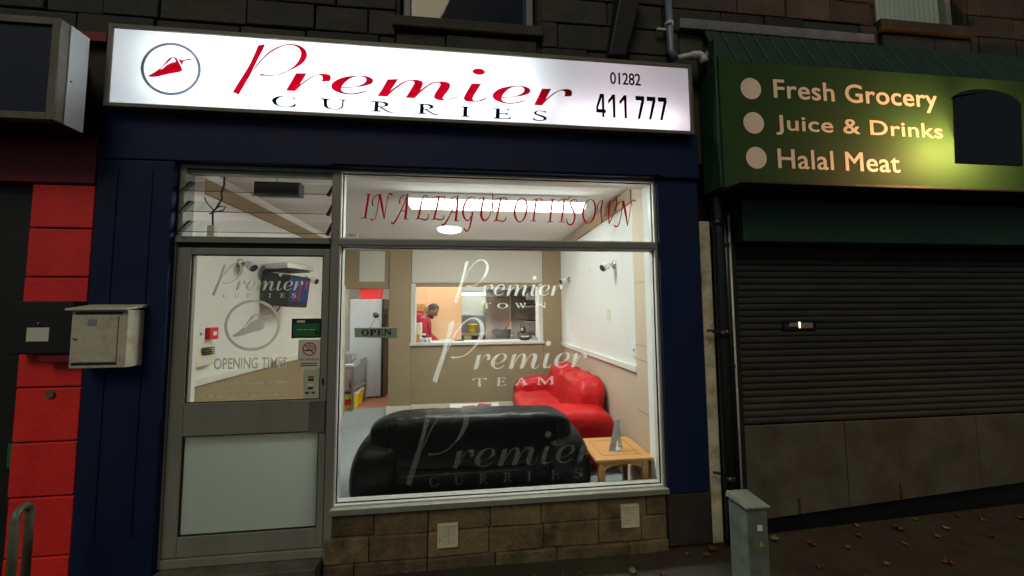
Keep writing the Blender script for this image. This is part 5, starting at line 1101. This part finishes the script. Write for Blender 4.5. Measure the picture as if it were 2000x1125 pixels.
J = [(off_(-.02, 0, .92), (.13, .15)), (off_(0, 0, 1.10), (.13, .14)), (off_(.01, 0, 1.32), (.13, .15)), (off_(.035, 0, 1.44), .062), (off_(.075, 0, 1.50), .055),
     (off_(-.02, -.11, .88), .085), (off_(.02, -.11, .48), .062), (off_(-.01, -.11, .09), .042), (off_(.12, -.11, .04), .036),
     (off_(-.02, .11, .88), .085), (off_(.02, .11, .48), .062), (off_(-.01, .11, .09), .042), (off_(.12, .11, .04), .036),
     (off_(.01, -.19, 1.37), .066), (off_(.06, -.23, 1.10), .052), (off_(.26, -.16, .98), .036), (off_(.33, -.13, .985), (.034, .018)),
     (off_(.01, .19, 1.37), .066), (off_(.06, .23, 1.10), .052), (off_(.26, .16, .98), .036), (off_(.33, .13, .985), (.034, .018)),
     (off_(.10, 0, 1.56), (.075, .088)), (off_(.118, 0, 1.62), (.070, .085))]
ED = [(0,1),(1,2),(2,3),(3,4),(0,5),(5,6),(6,7),(7,8),(0,9),(9,10),(10,11),(11,12),(2,13),(13,14),(14,15),(15,16),(2,17),(17,18),(18,19),(19,20),(4,21),(21,22)]
for s, wi in ((-1, 16), (1, 20)):                                     # five fingers each
    base_ = Vector(J[wi][0])
    for k_, (dy, ln) in enumerate(((-.026, .062), (-.009, .072), (.009, .068), (.026, .052))):
        a_ = base_+Vector((.03, dy, 0)); b_ = a_+Vector((ln*.55, dy*.2, -.006)); c_ = a_+Vector((ln*.9, dy*.25, -.03))
        i0 = len(J); J += [(tuple(a_), .009), (tuple(b_), .0085), (tuple(c_), .0075)]; ED += [(wi, i0), (i0, i0+1), (i0+1, i0+2)]
    a_ = base_+Vector((-.005, s*.034, 0)); b_ = a_+Vector((.03, s*.018, -.006)); c_ = a_+Vector((.055, s*.012, -.022)); i0 = len(J)
    J += [(tuple(a_), .010), (tuple(b_), .009), (tuple(c_), .008)]; ED += [(wi, i0), (i0, i0+1), (i0+1, i0+2)]
skinmesh('body', J, ED, 'skin', man)
hx, hz = .128, 1.585                                                    # head shape over the neck
def headd(x, y, z): return (x*(1.0 if z > -.2 else .93)+.10*min(0, z)*-1*(1 if x > 0 else .2), y*(1-.16*max(0, -z)), z)
hd = MB(); hd.squad(off_(hx, 0, hz), (.100, .078, .122), 1, 1, 28, 20, headd)
st_ = len(hd.v); hd.squad(off_(hx+.098, 0, hz-.012), (.024, .014, .028), 1, 1, 12, 8); hd.squad(off_(hx+.086, 0, hz-.068), (.018, .026, .008), 1, 1, 12, 6); hd.squad(off_(hx+.070, 0, hz-.106), (.034, .034, .020), 1, 1, 12, 8)
for s in (-1, 1): hd.squad(off_(hx-.008, s*.078, hz-.01), (.022, .010, .033), 1, 1, 12, 8)
hd.rot(R(42), off_(hx-.03, 0, hz-.07), 'Y'); hd.build('head', 'skin', man, smooth=True)
ey = MB()
for s in (-1, 1): ey.squad(off_(hx+.088, s*.030, hz+.015), (.008, .012, .006), 1, 1, 10, 6); ey.squad(off_(hx+.090, s*.032, hz+.034), (.008, .018, .004), 1, 1, 10, 6)
ey.rot(R(42), off_(hx-.03, 0, hz-.07), 'Y'); ey.build('eyes', 'hair', man, smooth=True)
hr = MB()
def haird(x, y, z):
    k = 1.0
    if x > .35 and z < .62: k = .90
    if z < -.35: k = .90
    if x > .1 and z < .15: k = .90
    return (x*k, y*k, z*k)
hr.squad(off_(hx-.010, 0, hz+.014), (.107, .085, .122), 1, 1, 28, 20, haird); hr.rot(R(42), off_(hx-.03, 0, hz-.07), 'Y'); hr.build('hair', 'hair', man, smooth=True)
bd = MB(); bd.squad(off_(hx+.045, 0, hz-.092), (.056, .060, .036), 1, 1, 18, 10); bd.rot(R(42), off_(hx-.03, 0, hz-.07), 'Y'); bd.build('beard', 'hair', man, smooth=True)
HJ = [(off_(-.02, 0, .88), (.165, .185)), (off_(-.005, 0, 1.10), (.160, .175)), (off_(.0, 0, 1.30), (.150, .180)), (off_(.015, 0, 1.42), (.09, .105)), (off_(.01, -.20, 1.36), .092), (off_(.05, -.245, 1.10), .078), (off_(.25, -.175, .985), .050), (off_(.01, .20, 1.36), .092), (off_(.05, .245, 1.10), .078), (off_(.25, .175, .985), .050)]
skinmesh('hoodie', HJ, [(0,1),(1,2),(2,3),(2,4),(4,5),(5,6),(2,7),(7,8),(8,9)], 'hoodie', man)
hh = MB(); hh.squad(off_(-.07, 0, 1.44), (.10, .125, .075), .8, .8, 24, 14, lambda x, y, z: (x, y, z-.35*x)); hh.build('hood', 'hoodie', man, smooth=True)
TJ = [(off_(-.02, 0, .92), (.14, .17)), (off_(-.02, -.11, .84), .105), (off_(.02, -.11, .48), .082), (off_(-.01, -.11, .10), .068), (off_(-.02, .11, .84), .105), (off_(.02, .11, .48), .082), (off_(-.01, .11, .10), .068)]
skinmesh('trousers', TJ, [(0,1),(1,2),(2,3),(0,4),(4,5),(5,6)], 'trousers', man)
t = thing('food_container', 'open pale food container in front of the cook', 'container', (-.45, 4.05, .95)); MB().box(-.56, -.36, 3.98, 4.12, 1.09, 1.16).build('box', 'white_plastic', t, bevel=.006)
tag(MB().box(-.95, -.25, 3.85, 4.45, 1.05, 1.088).build('prep_bench', 'steel', None, bevel=.004), 'steel preparation bench in front of the cook', 'bench')
